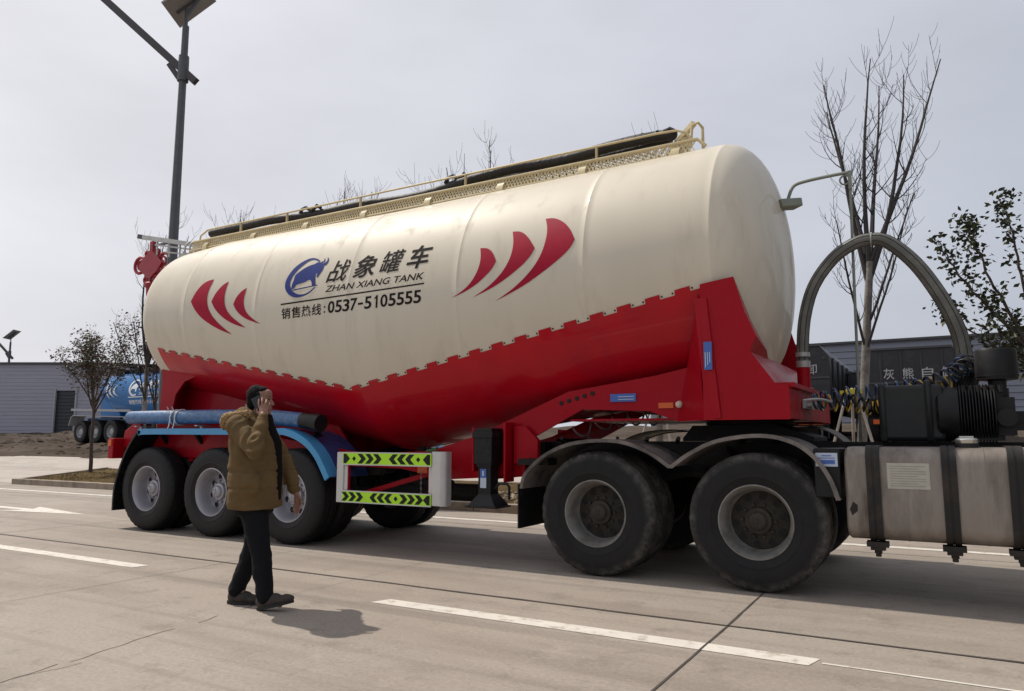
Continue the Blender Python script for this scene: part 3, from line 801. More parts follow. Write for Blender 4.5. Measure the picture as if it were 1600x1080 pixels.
ST = [
 ([(-8.329,3.355),(-8.491,3.341),(-8.618,3.23),(-8.703,3.076),(-8.608,2.957),(-8.459,2.827),(-8.243,2.71),(-8.034,2.623),(-7.869,2.572),(-8.027,2.67),(-8.192,2.791),(-8.305,2.915),(-8.366,3.038),(-8.379,3.174)],(0,3,8)),
 ([(-8.009,3.287),(-8.108,3.252),(-8.218,3.143),(-8.273,3.035),(-8.198,2.935),(-8.061,2.822),(-7.892,2.729),(-7.727,2.669),(-7.592,2.636),(-7.723,2.716),(-7.869,2.806),(-7.973,2.914),(-8.021,3.034),(-8.027,3.168)],(0,3,8)),
 ([(-7.617,3.157),(-7.711,3.12),(-7.793,3.041),(-7.831,2.958),(-7.768,2.873),(-7.66,2.788),(-7.517,2.721),(-7.309,2.66),(-7.435,2.728),(-7.55,2.806),(-7.618,2.896),(-7.641,2.998),(-7.632,3.083)],(0,3,7)),
 ([(-4.063,3.21),(-3.972,3.2),(-3.897,3.141),(-3.848,3.039),(-3.878,2.973),(-3.965,2.892),(-4.095,2.803),(-4.256,2.739),(-4.387,2.704),(-4.269,2.752),(-4.162,2.821),(-4.086,2.917),(-4.046,3.018),(-4.039,3.112)],(0,3,8)),
 ([(-3.693,3.343),(-3.593,3.334),(-3.489,3.249),(-3.402,3.118),(-3.44,3.043),(-3.533,2.954),(-3.681,2.859),(-3.859,2.767),(-4.12,2.683),(-3.963,2.755),(-3.833,2.843),(-3.735,2.944),(-3.668,3.074),(-3.656,3.214)],(0,3,8)),
 ([(-3.325,3.431),(-3.225,3.426),(-3.103,3.355),(-3.017,3.258),(-2.963,3.146),(-3.01,3.053),(-3.146,2.95),(-3.311,2.85),(-3.532,2.733),(-3.851,2.62),(-3.657,2.713),(-3.506,2.818),(-3.385,2.936),(-3.307,3.071),(-3.276,3.228),(-3.288,3.338)],(0,4,9))]
for P, sh in ST:
    obj('stripe', on_tank([poly2(smooth_poly(P, sh, 2))], .004), M['stripe'], trailer, fix=False)
RING = [(-6.428,3.383),(-6.522,3.433),(-6.619,3.446),(-6.73,3.415),(-6.829,3.353),(-6.9,3.258),(-6.931,3.161),(-6.915,3.074),(-6.851,2.998),(-6.758,2.947),(-6.664,2.931),(-6.557,2.941),(-6.457,2.978),(-6.394,3.033),(-6.416,3.035),(-6.477,2.991),(-6.561,2.963),(-6.652,2.967),(-6.741,3.0),(-6.811,3.063),(-6.845,3.123),(-6.835,3.207),(-6.783,3.288),(-6.704,3.359),(-6.612,3.415),(-6.532,3.416),(-6.44,3.37)]
BODY = [(-6.798,3.048),(-6.805,3.112),(-6.787,3.173),(-6.788,3.231),(-6.738,3.268),(-6.664,3.31),(-6.57,3.342),(-6.501,3.348),(-6.474,3.367),(-6.419,3.363),(-6.377,3.347),(-6.336,3.313),(-6.335,3.262),(-6.349,3.229),(-6.377,3.183),(-6.396,3.157),(-6.418,3.174),(-6.408,3.208),(-6.438,3.232),(-6.428,3.147),(-6.399,3.067),(-6.457,3.06),(-6.483,3.125),(-6.527,3.151),(-6.581,3.122),(-6.668,3.111),(-6.729,3.103),(-6.754,3.057)]
T1 = [(-6.369,3.342),(-6.319,3.354),(-6.308,3.389),(-6.332,3.422),(-6.295,3.399),(-6.282,3.354),(-6.303,3.316),(-6.338,3.303)]
T2 = [(-6.414,3.364),(-6.37,3.371),(-6.364,3.397),(-6.38,3.417),(-6.349,3.395),(-6.352,3.363),(-6.377,3.349)]
BASE = [(-6.774,3.043),(-6.37,3.064),(-6.367,3.053),(-6.763,3.028)]
obj('emblem', on_tank([poly2(smooth_poly(RING,(0,13,14,26),1)), poly2(smooth_poly(BODY,(15,20,21,0),1)), poly2(smooth_poly(T1,(3,),1)), poly2(T2), poly2(BASE)], .004), M['navy'], trailer, fix=False)
LT = []
for ch, x0, z0 in (('战',-6.24,3.066),('象',-5.83,3.075),('罐',-5.425,3.083),('车',-5.04,3.088)):
    LT.append(text2(ch, x0, z0, .335, .278, {'罐':.008,'战':.009,'象':.014,'车':.02}[ch], .22))
LT.append(text2('ZHAN XIANG TANK', -6.225, 2.952, 1.46, .078, .010, .2))
LT.append(poly2([(-6.949,2.862),(-6.949,2.88),(-4.752,2.91),(-4.752,2.893)]))
for i, ch in enumerate('销售热线'): LT.append(text2(ch, -6.925+i*.172, 2.682+i*.001, .15, .138, .009, 0))
LT.append(text2(':', -6.215, 2.70, .022, .085, .01))
x = -6.15
for ch in '0537-5105555':
    wd = {'-': .075, '1': .058}.get(ch, .103); z = 2.69 if ch != '-' else 2.748; hh = .145 if ch != '-' else .024
    if ch == '1':
        LT.append(poly2([(x+.05,z),(x+.075,z),(x+.075,z+hh),(x+.055,z+hh),(x+.028,z+hh*.80),(x+.028,z+hh*.68),(x+.05,z+hh*.78)])); x += .1165; continue
    LT.append(text2(ch, x+(.022 if ch == '1' else 0), z, wd, hh, .017, 0)); x += .1165 if ch not in '-' else .098
obj('lettering', on_tank(LT, .004), M['dark_vinyl'], trailer, fix=False, smooth=False)

# walkway with perforated skirt, brackets and handrail
mb = MB(); x0, x1 = -9.72, -1.92
def lattice(P, u0, u1, v0, v1, pitch, wd, t, m=0):
    h = v1-v0; n = int((u1-u0)/pitch)
    for i in range(n):
        u = u0+i*pitch
        for sg in (0, 1):
            a = (u, v0) if sg == 0 else (u+h*.6, v0); b = (u+h*.6, v1) if sg == 0 else (u, v1)
            if max(a[0], b[0]) > u1: continue
            mb.bar(P(*a), P(*b), wd, t, up=P.up, m=m)
class PF:
    def __init__(s, f, up): s.f = f; s.up = up
    def __call__(s, u, v): return s.f(u, v)
lattice(PF(lambda u, v: (u, 6.985+(v-4.06)*.25, v), (0,1,0)), x0, x1, 4.07, 4.20, .042, .012, .006)
lattice(PF(lambda u, v: (u, v, 4.215), (0,0,1)), x0, x1, 7.02, 7.98, .085, .016, .010)
lattice(PF(lambda u, v: (u, 8.055-(v-4.06)*.25, v), (0,1,0)), x0, x1, 4.07, 4.20, .042, .012, .006)
obj('walkway_grating', mb, M['cream_lit_gold'], trailer, smooth=False)
mb = MB()
for y in (6.985, 8.055): mb.tube([(x0-.1,y+.12,4.08),(x0,y,4.065),(x1,y,4.065),(x1+.1,y+.03,4.04)], .014, 8)
for y in (7.02, 8.02): mb.tube([(x0,y,4.205),(x1-.02,y,4.205),(x1+.06,y,4.12)], .020, 8)
for i in range(8):
    xx = x0+.35+i*1.03
    for y in (6.96, 8.08):
        s_ = 1 if y < YC else -1
        mb.prism([(y,4.02),(y-.0*s_,4.10),(y+.07*s_,4.19),(y+.3*s_,4.19),(y+.3*s_,4.1)], xx-.045, xx+.045, 'x')
    mb.bar((xx,7.02,4.19),(xx,8.0,4.19),.04,.03)
obj('walkway_frame', mb, M['cream_lit_gold'], trailer)
mb = MB(); yr = 7.06; zr = 4.37
mb.tube([(x0+.1,yr,4.21),(x0+.12,yr,4.30),(x0+.28,yr,zr),(-6,yr,zr+.005),(-2.35,yr,zr),(-2.16,yr,zr-.01),(-2.06,yr,zr-.06),(-2.0,yr,4.21)], .013, 8)
for xx in (-8.7,-7.75,-6.4,-4.75,-3.05): mb.bar((xx,yr,4.2),(xx,yr,zr),.03,.02)
obj('handrail', mb, M['cream_lit_gold'], trailer)
mb = MB()                                                # rear end: hoops of the ladder and the folding pipe over it
for dx in (0, .12, .24):
    mb.tube([(-9.85-dx,7.25+.1*cos(2*pi*i/16),4.17+.14*sin(2*pi*i/16)) for i in range(17)], .014, 6)
mb.box(-10.3,-9.7,7.2,7.7,4.08,4.13)
mb.bar((-9.9,7.3,4.24),(-11.72,7.5,4.68),.08,.07)
mb.bar((-11.3,7.45,4.48),(-9.9,7.3,4.16),.025); mb.bar((-11.25,7.45,4.56),(-11.25,7.45,4.30),.02); mb.bar((-10.85,7.4,4.46),(-10.85,7.4,4.2),.02); mb.bar((-10.5,7.35,4.40),(-10.5,7.35,4.1),.02); mb.bar((-10.95,7.4,4.30),(-10.3,7.33,4.16),.02)
obj('rear_ladder_rail', mb, M['galv'], trailer)
mb = MB(); mb.bar((-11.71,7.499,4.678),(-11.86,7.515,4.714),.085,.075); obj('end_cap', mb, M['black'], trailer)
mb = MB()                                                # manlid clutter at the front end of the walkway
mb.cyl((-2.15,7.3,4.2),(-2.15,7.3,4.36),.05); mb.bar((-2.3,7.35,4.3),(-2.02,7.2,4.46),.05); mb.tube([(-2.05,7.16,4.2),(-2.03,7.16,4.42),(-1.98,7.2,4.46),(-1.95,7.26,4.42),(-1.95,7.26,4.2)],.016,6)
for xx in (-7.2,-4.2): mb.lathe([(4.18,.26),(4.28,.26),(4.31,.22)],24,'z',(xx,7.6,0))
obj_each('manhole', mb, M['cream_lit_gold'], trailer)

# chassis: rails, front skirt plates, nose deck
mb = MB()
rail = [(-1.12,1.40),(-2.12,1.40),(-2.36,1.49),(-3.05,1.52),(-3.55,1.27),(-3.70,1.20),(-3.70,.86),(-4.62,.80),(-5.3,.90),(-10.1,1.0),(-10.1,1.26),(-9.3,1.5),(-5.8,1.06),(-4.9,1.10),(-4.3,1.26),(-3.8,1.46),(-3.2,1.70),(-2.3,1.82),(-1.70,1.94),(-1.22,1.69),(-1.12,1.66)]
for y in (6.62, 8.40):
    m2 = MB(); m2.prism(rail, y, y+.02, 'y'); obj('frame_rail', m2, M['red'], trailer)
for xx in (-9.9,-9.0,-7.3,-5.4,-4.5,-3.75,-2.6): mb.box(xx-.05, xx+.05, 6.645, 8.395, .92 if xx < -3.2 else 1.5, (1.04 if -6 < xx else 1.22) if xx < -3.2 else 1.75)
mb.box(-3.2,-1.1,6.65,8.39,1.405,1.425)                    # rubbing plate
obj_each('crossmember', mb, M['red'], trailer)
mb = MB()
sk = [(-1.06,1.392),(-1.76,1.392),(-1.76,2.575),(-1.47,2.612),(-1.44,2.50),(-1.385,2.30),(-1.30,2.09),(-1.355,1.965),(-1.165,1.69),(-1.06,1.67)]
mb.prism(sk, 6.285, 6.30, 'y')
edge = [(-1.47,2.612),(-1.44,2.50),(-1.385,2.30),(-1.30,2.09),(-1.355,1.965)]
ins = [.02,.12,.28,.55,1.1]
mb.grid([[(x, 6.292, z) for x, z in edge], [(x-.05*d, 6.292+d, z-.12*d) for (x, z), d in zip(edge, ins)]])
obj('front_skirt', mb, M['red'], trailer)
mb = MB(); mb.prism(sk, 8.74, 8.755, 'y'); obj('front_skirt', mb, M['red'], trailer)
mb = MB()
mb.add([(-1.82,6.30,2.46),(-1.70,6.265,2.44),(-1.61,6.262,1.41),(-1.74,6.30,1.40),(-1.70,6.30,2.44),(-1.61,6.30,1.41)],[(0,1,2,3),(1,4,5,2)])
mb.add([(-1.76,6.30,1.392),(-1.80,6.30,2.40),(-1.98,6.62,1.95),(-2.10,6.62,1.392)],[(0,1,2,3)])
obj_each('rib', mb, M['red'], trailer, bevel=.006)
mb = MB()                                                # sloping nose panel and front deck
mb.add([(-1.365,6.305,1.975),(-1.365,8.735,1.975),(-1.175,8.735,1.70),(-1.175,6.305,1.70),(-1.385,6.305,1.95),(-1.385,8.735,1.95),(-1.195,8.735,1.675),(-1.195,6.305,1.675)],[(0,1,2,3),(7,6,5,4),(0,3,7,4),(1,5,6,2),(0,4,5,1),(3,2,6,7)])
mb.prism([(6.44,-1.20),(6.44,-1.09),(6.62,-1.02),(8.42,-1.02),(8.60,-1.09),(8.60,-1.20)],1.685,1.70,'z') if False else None
mb.box(-1.185,-1.02,6.305,8.735,1.655,1.692)
mb.box(-1.10,-1.062,6.305,8.735,1.40,1.655)
obj('nose_panel', mb, M['red'], trailer, smooth=False)
mb = MB()
for i in range(5):
    xx = -3.28+i*.085
    mb.cyl((xx,6.612,1.585+i*.022),(xx,6.62,1.585+i*.022),.022,n=12)
obj_each('drain_hole', mb, M['hole'], trailer)
mb = MB()
mb.box(-2.27,-2.13,6.606,6.618,1.515,1.565); obj('reflector', mb, M['amber'], trailer)
mb = MB(); mb.lathe([(6.56,.012),(6.575,.03),(6.62,.036)],14,'y',(-2.07,0,1.545)); obj('marker_lamp', mb, M['lens'], trailer)
mb = MB(); mb.box(-1.735,-1.665,6.252,6.259,1.82,2.06); stk = obj('sticker', mb, M['label_blue'], trailer)
mb = MB()
for i in range(3): mb.box(-1.725+i*.019,-1.718+i*.019,6.248,6.2515,1.84+.02*i,1.97)
obj('sticker_print', mb, M['label_pale'], stk)
mb = MB(); mb.box(-2.75,-2.49,6.606,6.614,1.585,1.66); stk = obj('sticker', mb, M['label_blue'], trailer)
mb = MB()
for i in range(2): mb.box(-2.67,-2.51,6.602,6.6055,1.603+i*.026,1.610+i*.026)
obj('sticker_print', mb, M['label_pale'], stk)
# rear support box and bumper
mb = MB()
for y in (7.02, 7.98): mb.prism([(-9.88,1.22),(-9.72,2.2),(-9.3,2.15),(-8.0,1.9),(-6.7,1.5),(-6.5,1.22)], y, y+.03, 'y')
for y in (6.70, 8.31): mb.prism([(-9.90,1.22),(-9.82,1.7),(-9.80,2.1),(-9.86,2.46),(-9.55,2.38),(-9.05,2.10),(-9.3,2.04),(-9.48,1.86),(-9.55,1.6),(-9.56,1.22)], y, y+.03, 'y')
mb.prism([(-9.90,1.22),(-9.82,1.7),(-9.80,2.1),(-9.72,2.3),(-9.68,2.3),(-9.86,1.22)], 6.732, 8.308, 'y')
obj_each('rear_support', mb, M['red'], trailer)
mb = MB()
mb.box(-10.4,-9.9,6.75,8.3,1.08,1.18); mb.box(-10.44,-10.32,6.34,8.70,.95,1.24)
for y in (6.50, 8.50): mb.prism([(-10.34,1.24),(-10.32,1.34),(-9.98,1.52),(-9.86,1.20),(-10.32,1.10)],y,y+.05,'y')
obj('bumper', mb, M['red'], trailer, bevel=.01)
mb = MB(); mb.box(-10.42,-10.34,6.320,6.339,1.13,1.22); obj('tail_lamp', mb, M['amber'], trailer)

# running gear
def lugs(i, j): return .982 if (i in (5, 6, 12, 13) and j%4 < 2) else 1
TY = [(.036,.292),(.014,.325),(.006,.360),(.001,.366),(.004,.374),(.002,.39),(.0,.43),(.010,.49),(.024,.530),(.045,.552),(.075,.558),(.078,.548),(.088,.548),(.091,.559),(.150,.560),(.153,.549),(.165,.549),(.168,.560),(.227,.559),(.230,.548),(.240,.548),(.243,.558),(.273,.552),(.294,.530),(.308,.49),(.318,.43),(.316,.39),(.304,.325),(.282,.292)]
def lug2(i, j): return .988 if (8 <= i <= 9 or 22 <= i <= 23) and j%4 < 2 else 1
def tyre_mb(y): 
    mb = MB(); mb.ring([(o+y, r) for o, r in TY], 144, 'y', (0,0,0), 0, lug2); return mb
RIMP = [(.05,.305),(.022,.303),(.020,.292),(.034,.284),(.060,.272),(.100,.264),(.160,.254),(.205,.250),(.216,.240)]
def rim_mb(nh, hr=.030):
    mb = MB(); mb.ring(RIMP, 72)
    mb.ring([(.216,.240),(.206,.228),(.200,.165),(.188,.15),(.180,.11)], 72, m=2)
    for k in range(nh):
        a = 2*pi*(k+.3)/nh; c = (.198*cos(a), .198*sin(a)); 
        mb.prism([(c[0]+hr*cos(b), c[1]+hr*sin(b)) for b in [2*pi*i/14 for i in range(14)]], .1975, .2005, 'y', 1)
        mb.ring([(.1975,hr),(.196,hr+.003),(.204,hr+.006)], 14, 'y', (c[0],0,c[1]), 2)
    for k in range(10):
        a = 2*pi*k/10; c = (.135*cos(a), 0, .135*sin(a)); mb.lathe([(.155,.0115),(.158,.014),(.186,.014)], 6, 'y', c, 2)
    mb.ring([(.315,.300),(.33,.25),(.5,.25),(.6,.29)], 48)
    return mb
def hub_mb():
    mb = MB(); mb.lathe([(.085,.03),(.088,.055),(.10,.070),(.13,.078),(.135,.105),(.176,.112)], 40)
    for k in range(6):
        a = 2*pi*k/6; mb.bar((0,.083,0),(.045*cos(a),.086,.045*sin(a)),.012,.008)
    return mb
def wheel(parent, x, y, mats, nh, proto=None, mirror=False, hub=True):
    r = empty('wheel', (0,0,0), 0, parent); r.location = Vector((x, y, .56))-wloc(parent)
    if mirror: r.rotation_euler = (0,0,pi)
    if proto is not None:
        for ch in proto.children: c = ch.copy(); COL.objects.link(c); c.parent = r
        r.rotation_euler.y = random.uniform(0, .8)
        return r
    obj('tyre', tyre_mb(0), mats[0], r, local=True); obj('tyre', tyre_mb(.345), mats[0], r, local=True)
    obj('rim', rim_mb(nh, .036 if nh == 8 else .028), [mats[1], M['hole'], mats[2]], r, local=True, fix=False); obj('hub', hub_mb(), mats[2], r, local=True)
    return r
random.seed(2)
TX = (-9.43,-8.09,-6.72)
w0 = wheel(trailer, TX[0], W, (M['rubber'], M['rim_new'], M['rim_new']), 8)
for x in TX[1:]: wheel(trailer, x, W, None, 8, w0)
for x in TX: wheel(trailer, x, 2*YC-W, None, 8, w0, True)
mb = MB()
for x in TX: mb.cyl((x,6.6,.56),(x,8.45,.56),.075); 
obj_each('axle', mb, M['black_matt'], trailer)
mb = MB()
for y in (6.98, 8.06):
    for x in TX: mb.tube([(x-.5,y,.86),(x-.25,y,.72),(x,y,.66),(x+.25,y,.72),(x+.5,y,.86)], .045, 6); mb.box(x-.06,x+.06,y-.06,y+.06,.45,.75)
    for x in (-8.76,-7.40,-6.0,-10.0): mb.prism([(x-.12,.8),(x+.12,.8),(x+.2,1.05),(x-.2,1.05)], y-.05, y+.05, 'y')
obj_each('suspension', mb, M['black_matt'], trailer)

def arc(cx, cz, r, a0, a1, n=10, ex=1): return [(cx+ex*r*cos(a0+(a1-a0)*i/n), cz+r*sin(a0+(a1-a0)*i/n)) for i in range(n+1)]
def curve(P, n=6):                                        # Catmull-Rom
    out = []; P = [P[0]]+list(P)+[P[-1]]
    for i in range(1, len(P)-2):
        for k in range(n):
            t = k/n; out.append(tuple(.5*((2*b)+(c-a)*t+(2*a-5*b+4*c-d)*t*t+(3*b-a-3*c+d)*t**3) for a, b, c, d in zip(P[i-1], P[i], P[i+1], P[i+2])))
    return out+[tuple(P[-2])]
fr = curve([(-9.62,1.335),(-9.45,1.36),(-8.2,1.355),(-7.0,1.35),(-6.72,1.34),(-6.42,1.235),(-6.20,1.06),(-6.02,.80)])
bk = curve([(-10.10,.24),(-10.09,.55),(-9.98,.86),(-9.82,1.13),(-9.64,1.325),(-9.60,1.34)])
for y, s in ((W-.02, 1), (2*YC-W+.02, -1)):
    ya, yb = sorted((y, y+s*.66))
    mb = MB(); mb.strip(fr, ya, yb, .012); f = obj('fender', mb, M['blue_fender'], trailer, ang=50)
    mb = MB(); e = sorted((y-s*.012, y+s*.01)); mb.strip([(x, z+.004) for x, z in fr], e[0], e[1], .075)
    e = sorted((y-s*.006, y+s*.16)); mb.strip([(x-.003, z+.008) for x, z in fr], e[0], e[1], .01)
    obj('edge_trim', mb, M['blue_edge'], f, ang=50)
    mb = MB(); mb.strip(bk, ya, yb, .012); mb.strip([(x, z+.003) for x, z in bk], *sorted((y-s*.008, y+s*.012)), .03)
    obj('mudguard', mb, M['black'], trailer, ang=50)
mb = MB()
for x in (-9.5,-8.75,-7.4,-6.5):
    for y in (6.5, 8.5): mb.bar((x,y,1.33),(x,y+.2*(1 if y < YC else -1),1.10),.05)
obj_each('fender_bracket', mb, M['black_matt'], trailer)
mb = MB()
for x in (-9.75,-8.45,-7.1,-6.45):
    mb.box(x-.02,x+.02,W+.10,W+.14,1.34,1.40); mb.box(x-.025,x+.025,W+.02,W+.26,1.395,1.41)
obj_each('hose_rest', mb, M['galv'], trailer)

# side guard with reflective boards
mb = MB(); yg = W-.005
mb.box(-5.93,-5.83,yg,yg+.06,.53,1.085)
for x in (-5.83,-4.66): mb.box(x,x+.05,yg+.015,yg+.055,.65,.97)
mb.box(-4.61,-4.50,yg,yg+.05,.545,1.10)
sg = empty('side_guard', (0,0,0), 0, trailer); obj_each('guard_post', mb, M['white_panel'], sg, bevel=.008)
mb = MB(); mb.lathe([(.545,.055),(1.10,.055)], 20, 'z', (-4.50,yg+.055,0)); mb.box(-4.50,-4.445,yg+.05,yg+.12,.545,1.10)
obj('guard_end', mb, M['alu'], sg)
mb = MB()
for z in (.60,1.02): mb.box(-5.8,-4.6,yg+.06,yg+.09,z-.04,z+.04)
mb.bar((-5.8,yg+.09,.98),(-5.6,6.95,1.0),.06); mb.bar((-4.7,yg+.09,.9),(-4.9,6.95,1.0),.06); mb.bar((-5.75,yg+.3,.62),(-4.7,yg+.35,.90),.05)
mb.box(-5.825,-5.77,yg+.02,yg+.05,.66,.97); mb.box(-4.665,-4.61,yg+.02,yg+.05,.66,.97)
obj('guard_frame', mb, M['red'], sg)
def board(z0, z1, spec):
    mb = MB(); xa, xb = -5.83, -4.61; mb.box(xa, xb, yg-.012, yg, z0, z1)
    bd = obj('board', mb, M['neon'], sg)
    c = MB(); n = len(spec); h = z1-z0; p = (xb-xa)/n; zc = (z0+z1)/2; g_ = h*.06; yf = yg-.0145
    for i, q in enumerate(spec):
        u = xa+p*(i+.5); k = h*.46; t = p*.60
        if q in '<>':
            s = 1 if q == '>' else -1
            for sg_ in (1, -1):
                P = [(u-s*t*.5-s*k*.5, zc+sg_*(h/2-g_)), (u+s*t*.5-s*k*.5, zc+sg_*(h/2-g_)), (u+s*t*.5+s*k*.5, zc), (u-s*t*.5+s*k*.5, zc)]
                c.add([(x, yf, z) for x, z in P], [(0,1,2,3)])
        elif q == 'o':
            c.add([(u-.028,yf,zc),(u,yf,zc+.028),(u+.028,yf,zc),(u,yf,zc-.028)], [(0,1,2,3)])
        elif q in '()':
            s = -1 if q == '(' else 1
            c.add([(u+s*p*.4,yf,zc+h/2-g_),(u+s*p*.4,yf,zc-h/2+g_),(u+s*p*.05,yf,zc-h/2+g_),(u-s*p*.45,yf,zc),(u+s*p*.05,yf,zc+h/2-g_)], [(0,1,2,3,4)])
    obj('chevrons', c, M['hole'], bd, smooth=False, fix=False)
    c = MB(); c.box(xa, xb, yg-.014, yg-.001, z0-.011, z0); c.box(xa, xb, yg-.014, yg-.001, z1, z1+.011); obj('board_edge', c, M['white_panel'], bd)
board(.955, 1.075, '(o>>>x<<<o)')
board(.545, .655, '>>>x<<<o>>>)')

# landing gear
for s in (1, -1):
    Y = lambda v: v if s == 1 else 2*YC-v
    mb = MB(); y0, y1 = sorted((Y(W+.09), Y(W+.31)))
    mb.box(-4.150,-3.940,y0,y1,.98,1.34); mb.box(-4.120,-3.970,y0+.035,y1-.035,.66,.98); mb.box(-4.165,-3.925,y0-.012,y1+.012,1.24,1.30)
    mb.box(-4.135,-3.955,y0+.02,y1-.02,.95,1.0)
    vs = [(-4.120,y0+.035,.68),(-3.970,y0+.035,.68),(-3.970,y1-.035,.68),(-4.120,y1-.035,.68),(-4.210,y0-.03,.56),(-3.880,y0-.03,.56),(-3.880,y1+.03,.56),(-4.210,y1+.03,.56)]
    mb.add(vs, [(0,1,5,4),(1,2,6,5),(2,3,7,6),(3,0,4,7),(7,6,5,4),(0,3,2,1)]); mb.box(-4.230,-3.860,y0-.04,y1+.04,.545,.562)
    for k in range(8): mb.cyl((-4.045+.07*cos(k),Y(W+.085),1.15+.09*sin(k*1.9)),(-4.045+.07*cos(k),Y(W+.095),1.15+.09*sin(k*1.9)),.012,n=6)
    lg = obj('landing_leg', mb, M['black'], trailer, bevel=.008)
    if s == 1:
        c = MB(); c.box(-4.090,-4.020,W+.118,W+.124,.84,.93); obj('leg_sticker', c, M['label_blue'], lg)
        c = MB(); c.box(-4.090,-4.020,W+.118,W+.124,.74,.84); c.box(-4.065,-4.045,W+.115,W+.119,.86,.91); obj('leg_sticker', c, M['label_pale'], lg)
mb = MB(); mb.tube([(-3.930,W+.15,.74),(-3.870,W+.13,.79),(-3.780,W+.12,.79),(-3.750,W+.12,.76),(-3.750,W+.12,.64)], .014, 8)
obj('crank_handle', mb, M['black'], trailer)
mb = MB()
for s in (1, -1):
    ys_ = sorted((6.60 if s == 1 else 8.44, 6.64 if s == 1 else 8.40)); mb.box(-4.240,-3.830,ys_[0]-.0,ys_[1],.86,1.24)
    ys_ = sorted((6.44 if s == 1 else 8.6, 6.62 if s == 1 else 8.42)); mb.box(-3.850,-3.825,ys_[0],ys_[1],.80,1.40); mb.box(-4.230,-4.205,ys_[0],ys_[1],.9,1.35)
mb.box(-4.070,-4.020,6.6,8.45,.82,.90)
mb.prism([(-3.80,.98),(-3.80,1.36),(-3.66,1.36),(-3.52,1.22),(-3.52,.98)],6.56,6.62,"y")
obj_each('leg_bracket', mb, M['red'], trailer, bevel=.006)
# discharge piping and valve seen through the guard
mb = MB(); mb.tube([(-5.3,7.05,1.1),(-5.3,6.85,.93),(-5.2,6.75,.80),(-4.7,6.75,.72)], .07, 12); mb.cyl((-6.1,7.2,.62),(-4.6,7.2,.62),.10)
obj_each('discharge_pipe', mb, M['black_matt'], trailer)
mb = MB(); mb.box(-4.98,-4.72,6.50,6.56,.86,.94); obj('valve_handle', mb, M['amber'], trailer, bevel=.01)
M['green'] = mat('green_valve', (.015,.10,.02), .4)
mb = MB(); mb.lathe([(.92,.07),(.98,.08),(1.06,.08),(1.10,.05)],16,'z',(-4.80,6.6,0)); mb.bar((-4.85,6.5,1.10),(-4.70,6.48,1.13),.025); obj('valve', mb, M['green'], trailer)
mb = MB()
for i in range(9):
    mb.tube([(-4.9+.008*cos(2*pi*k/8)*(i%2), 6.47+.012*sin(2*pi*k/8)*((i+1)%2), .87-i*.028+.018*cos(2*pi*k/8)) for k in range(9)], .004, 4)
obj('chain', mb, M['galv'], trailer)

# hoses carried by the trailer (each a thing of its own)
mb = MB(); P = [(-10.06,W+.14,1.525),(-9.9,W+.14,1.53),(-9.0,W+.13,1.525),(-8.0,W+.12,1.515),(-7.2,W+.11,1.495),(-6.55,W+.10,1.445)]
mb.tube(curve(P,5), [.082]+[.093]*25, 18)
h = obj('delivery_hose', mb, M['blue_hose'], None, at=(-8,W+.12,1.4)); tag(h, 'thick blue wrapped hose lying along the top of the trailer fender', 'hose')
mb = MB(); mb.tube([(-6.58,W+.10,1.447),(-6.45,W+.09,1.436),(-6.40,W+.09,1.43),(-6.399,W+.09,1.43),(-6.28,W+.085,1.412)],[.097,.097,.097,.104,.104],18); obj('hose_cuff', mb, M['black'], h)
mb = MB()
for x in (-9.0,-8.9,-7.45): 
    mb.tube([(x+.02*sin(2*pi*i/14*1.0),W+.13+.106*cos(2*pi*i/14),1.52+.106*sin(2*pi*i/14)) for i in range(15)],.008,5)
    mb.tube([(x,W+.03,1.56),(x-.05,W+.01,1.66),(x-.02,W,1.60)],.006,5); mb.tube([(x,W+.03,1.50),(x+.02,W+.0,1.40),(x+.0,W-.01,1.34)],.007,5)
obj('tie', mb, M['rope'], h)
random.seed(6)
mb = MB(); P = [(-9.55,7.2,4.36)]
for i in range(1, 24): P.append((-9.45+i*.31, 7.22+.03*sin(i*1.1), 4.375-.075*max(0,1-abs(i-11)/7)+.012*sin(i*.9)+(.02 if i > 16 else 0)))
P += [(-2.25,7.2,4.38)]
mb.tube(curve(P,3), .06, 12)
mb.tube(curve([(-9.3,7.38,4.31),(-7,7.4,4.29),(-5,7.37,4.34),(-3,7.36,4.36),(-2.3,7.3,4.39)],8), .055, 12)
for x, s in ((-7.55,1),(-7.35,-1),(-5.05,1),(-4.9,-1),(-2.6,1),(-2.45,-1),(-2.3,1)):
    mb.tube([(x-.1,7.2,4.38),(x-.04*s,7.18,4.43),(x+.03,7.18,4.445),(x+.10,7.2,4.40)], .024, 8)
h = obj('rolled_cover', mb, M['tarp'], None, at=(-5.8,7.3,4.25)); tag(h, 'long black rolled cover lying behind the handrail on top of the tank', 'rolled cover')

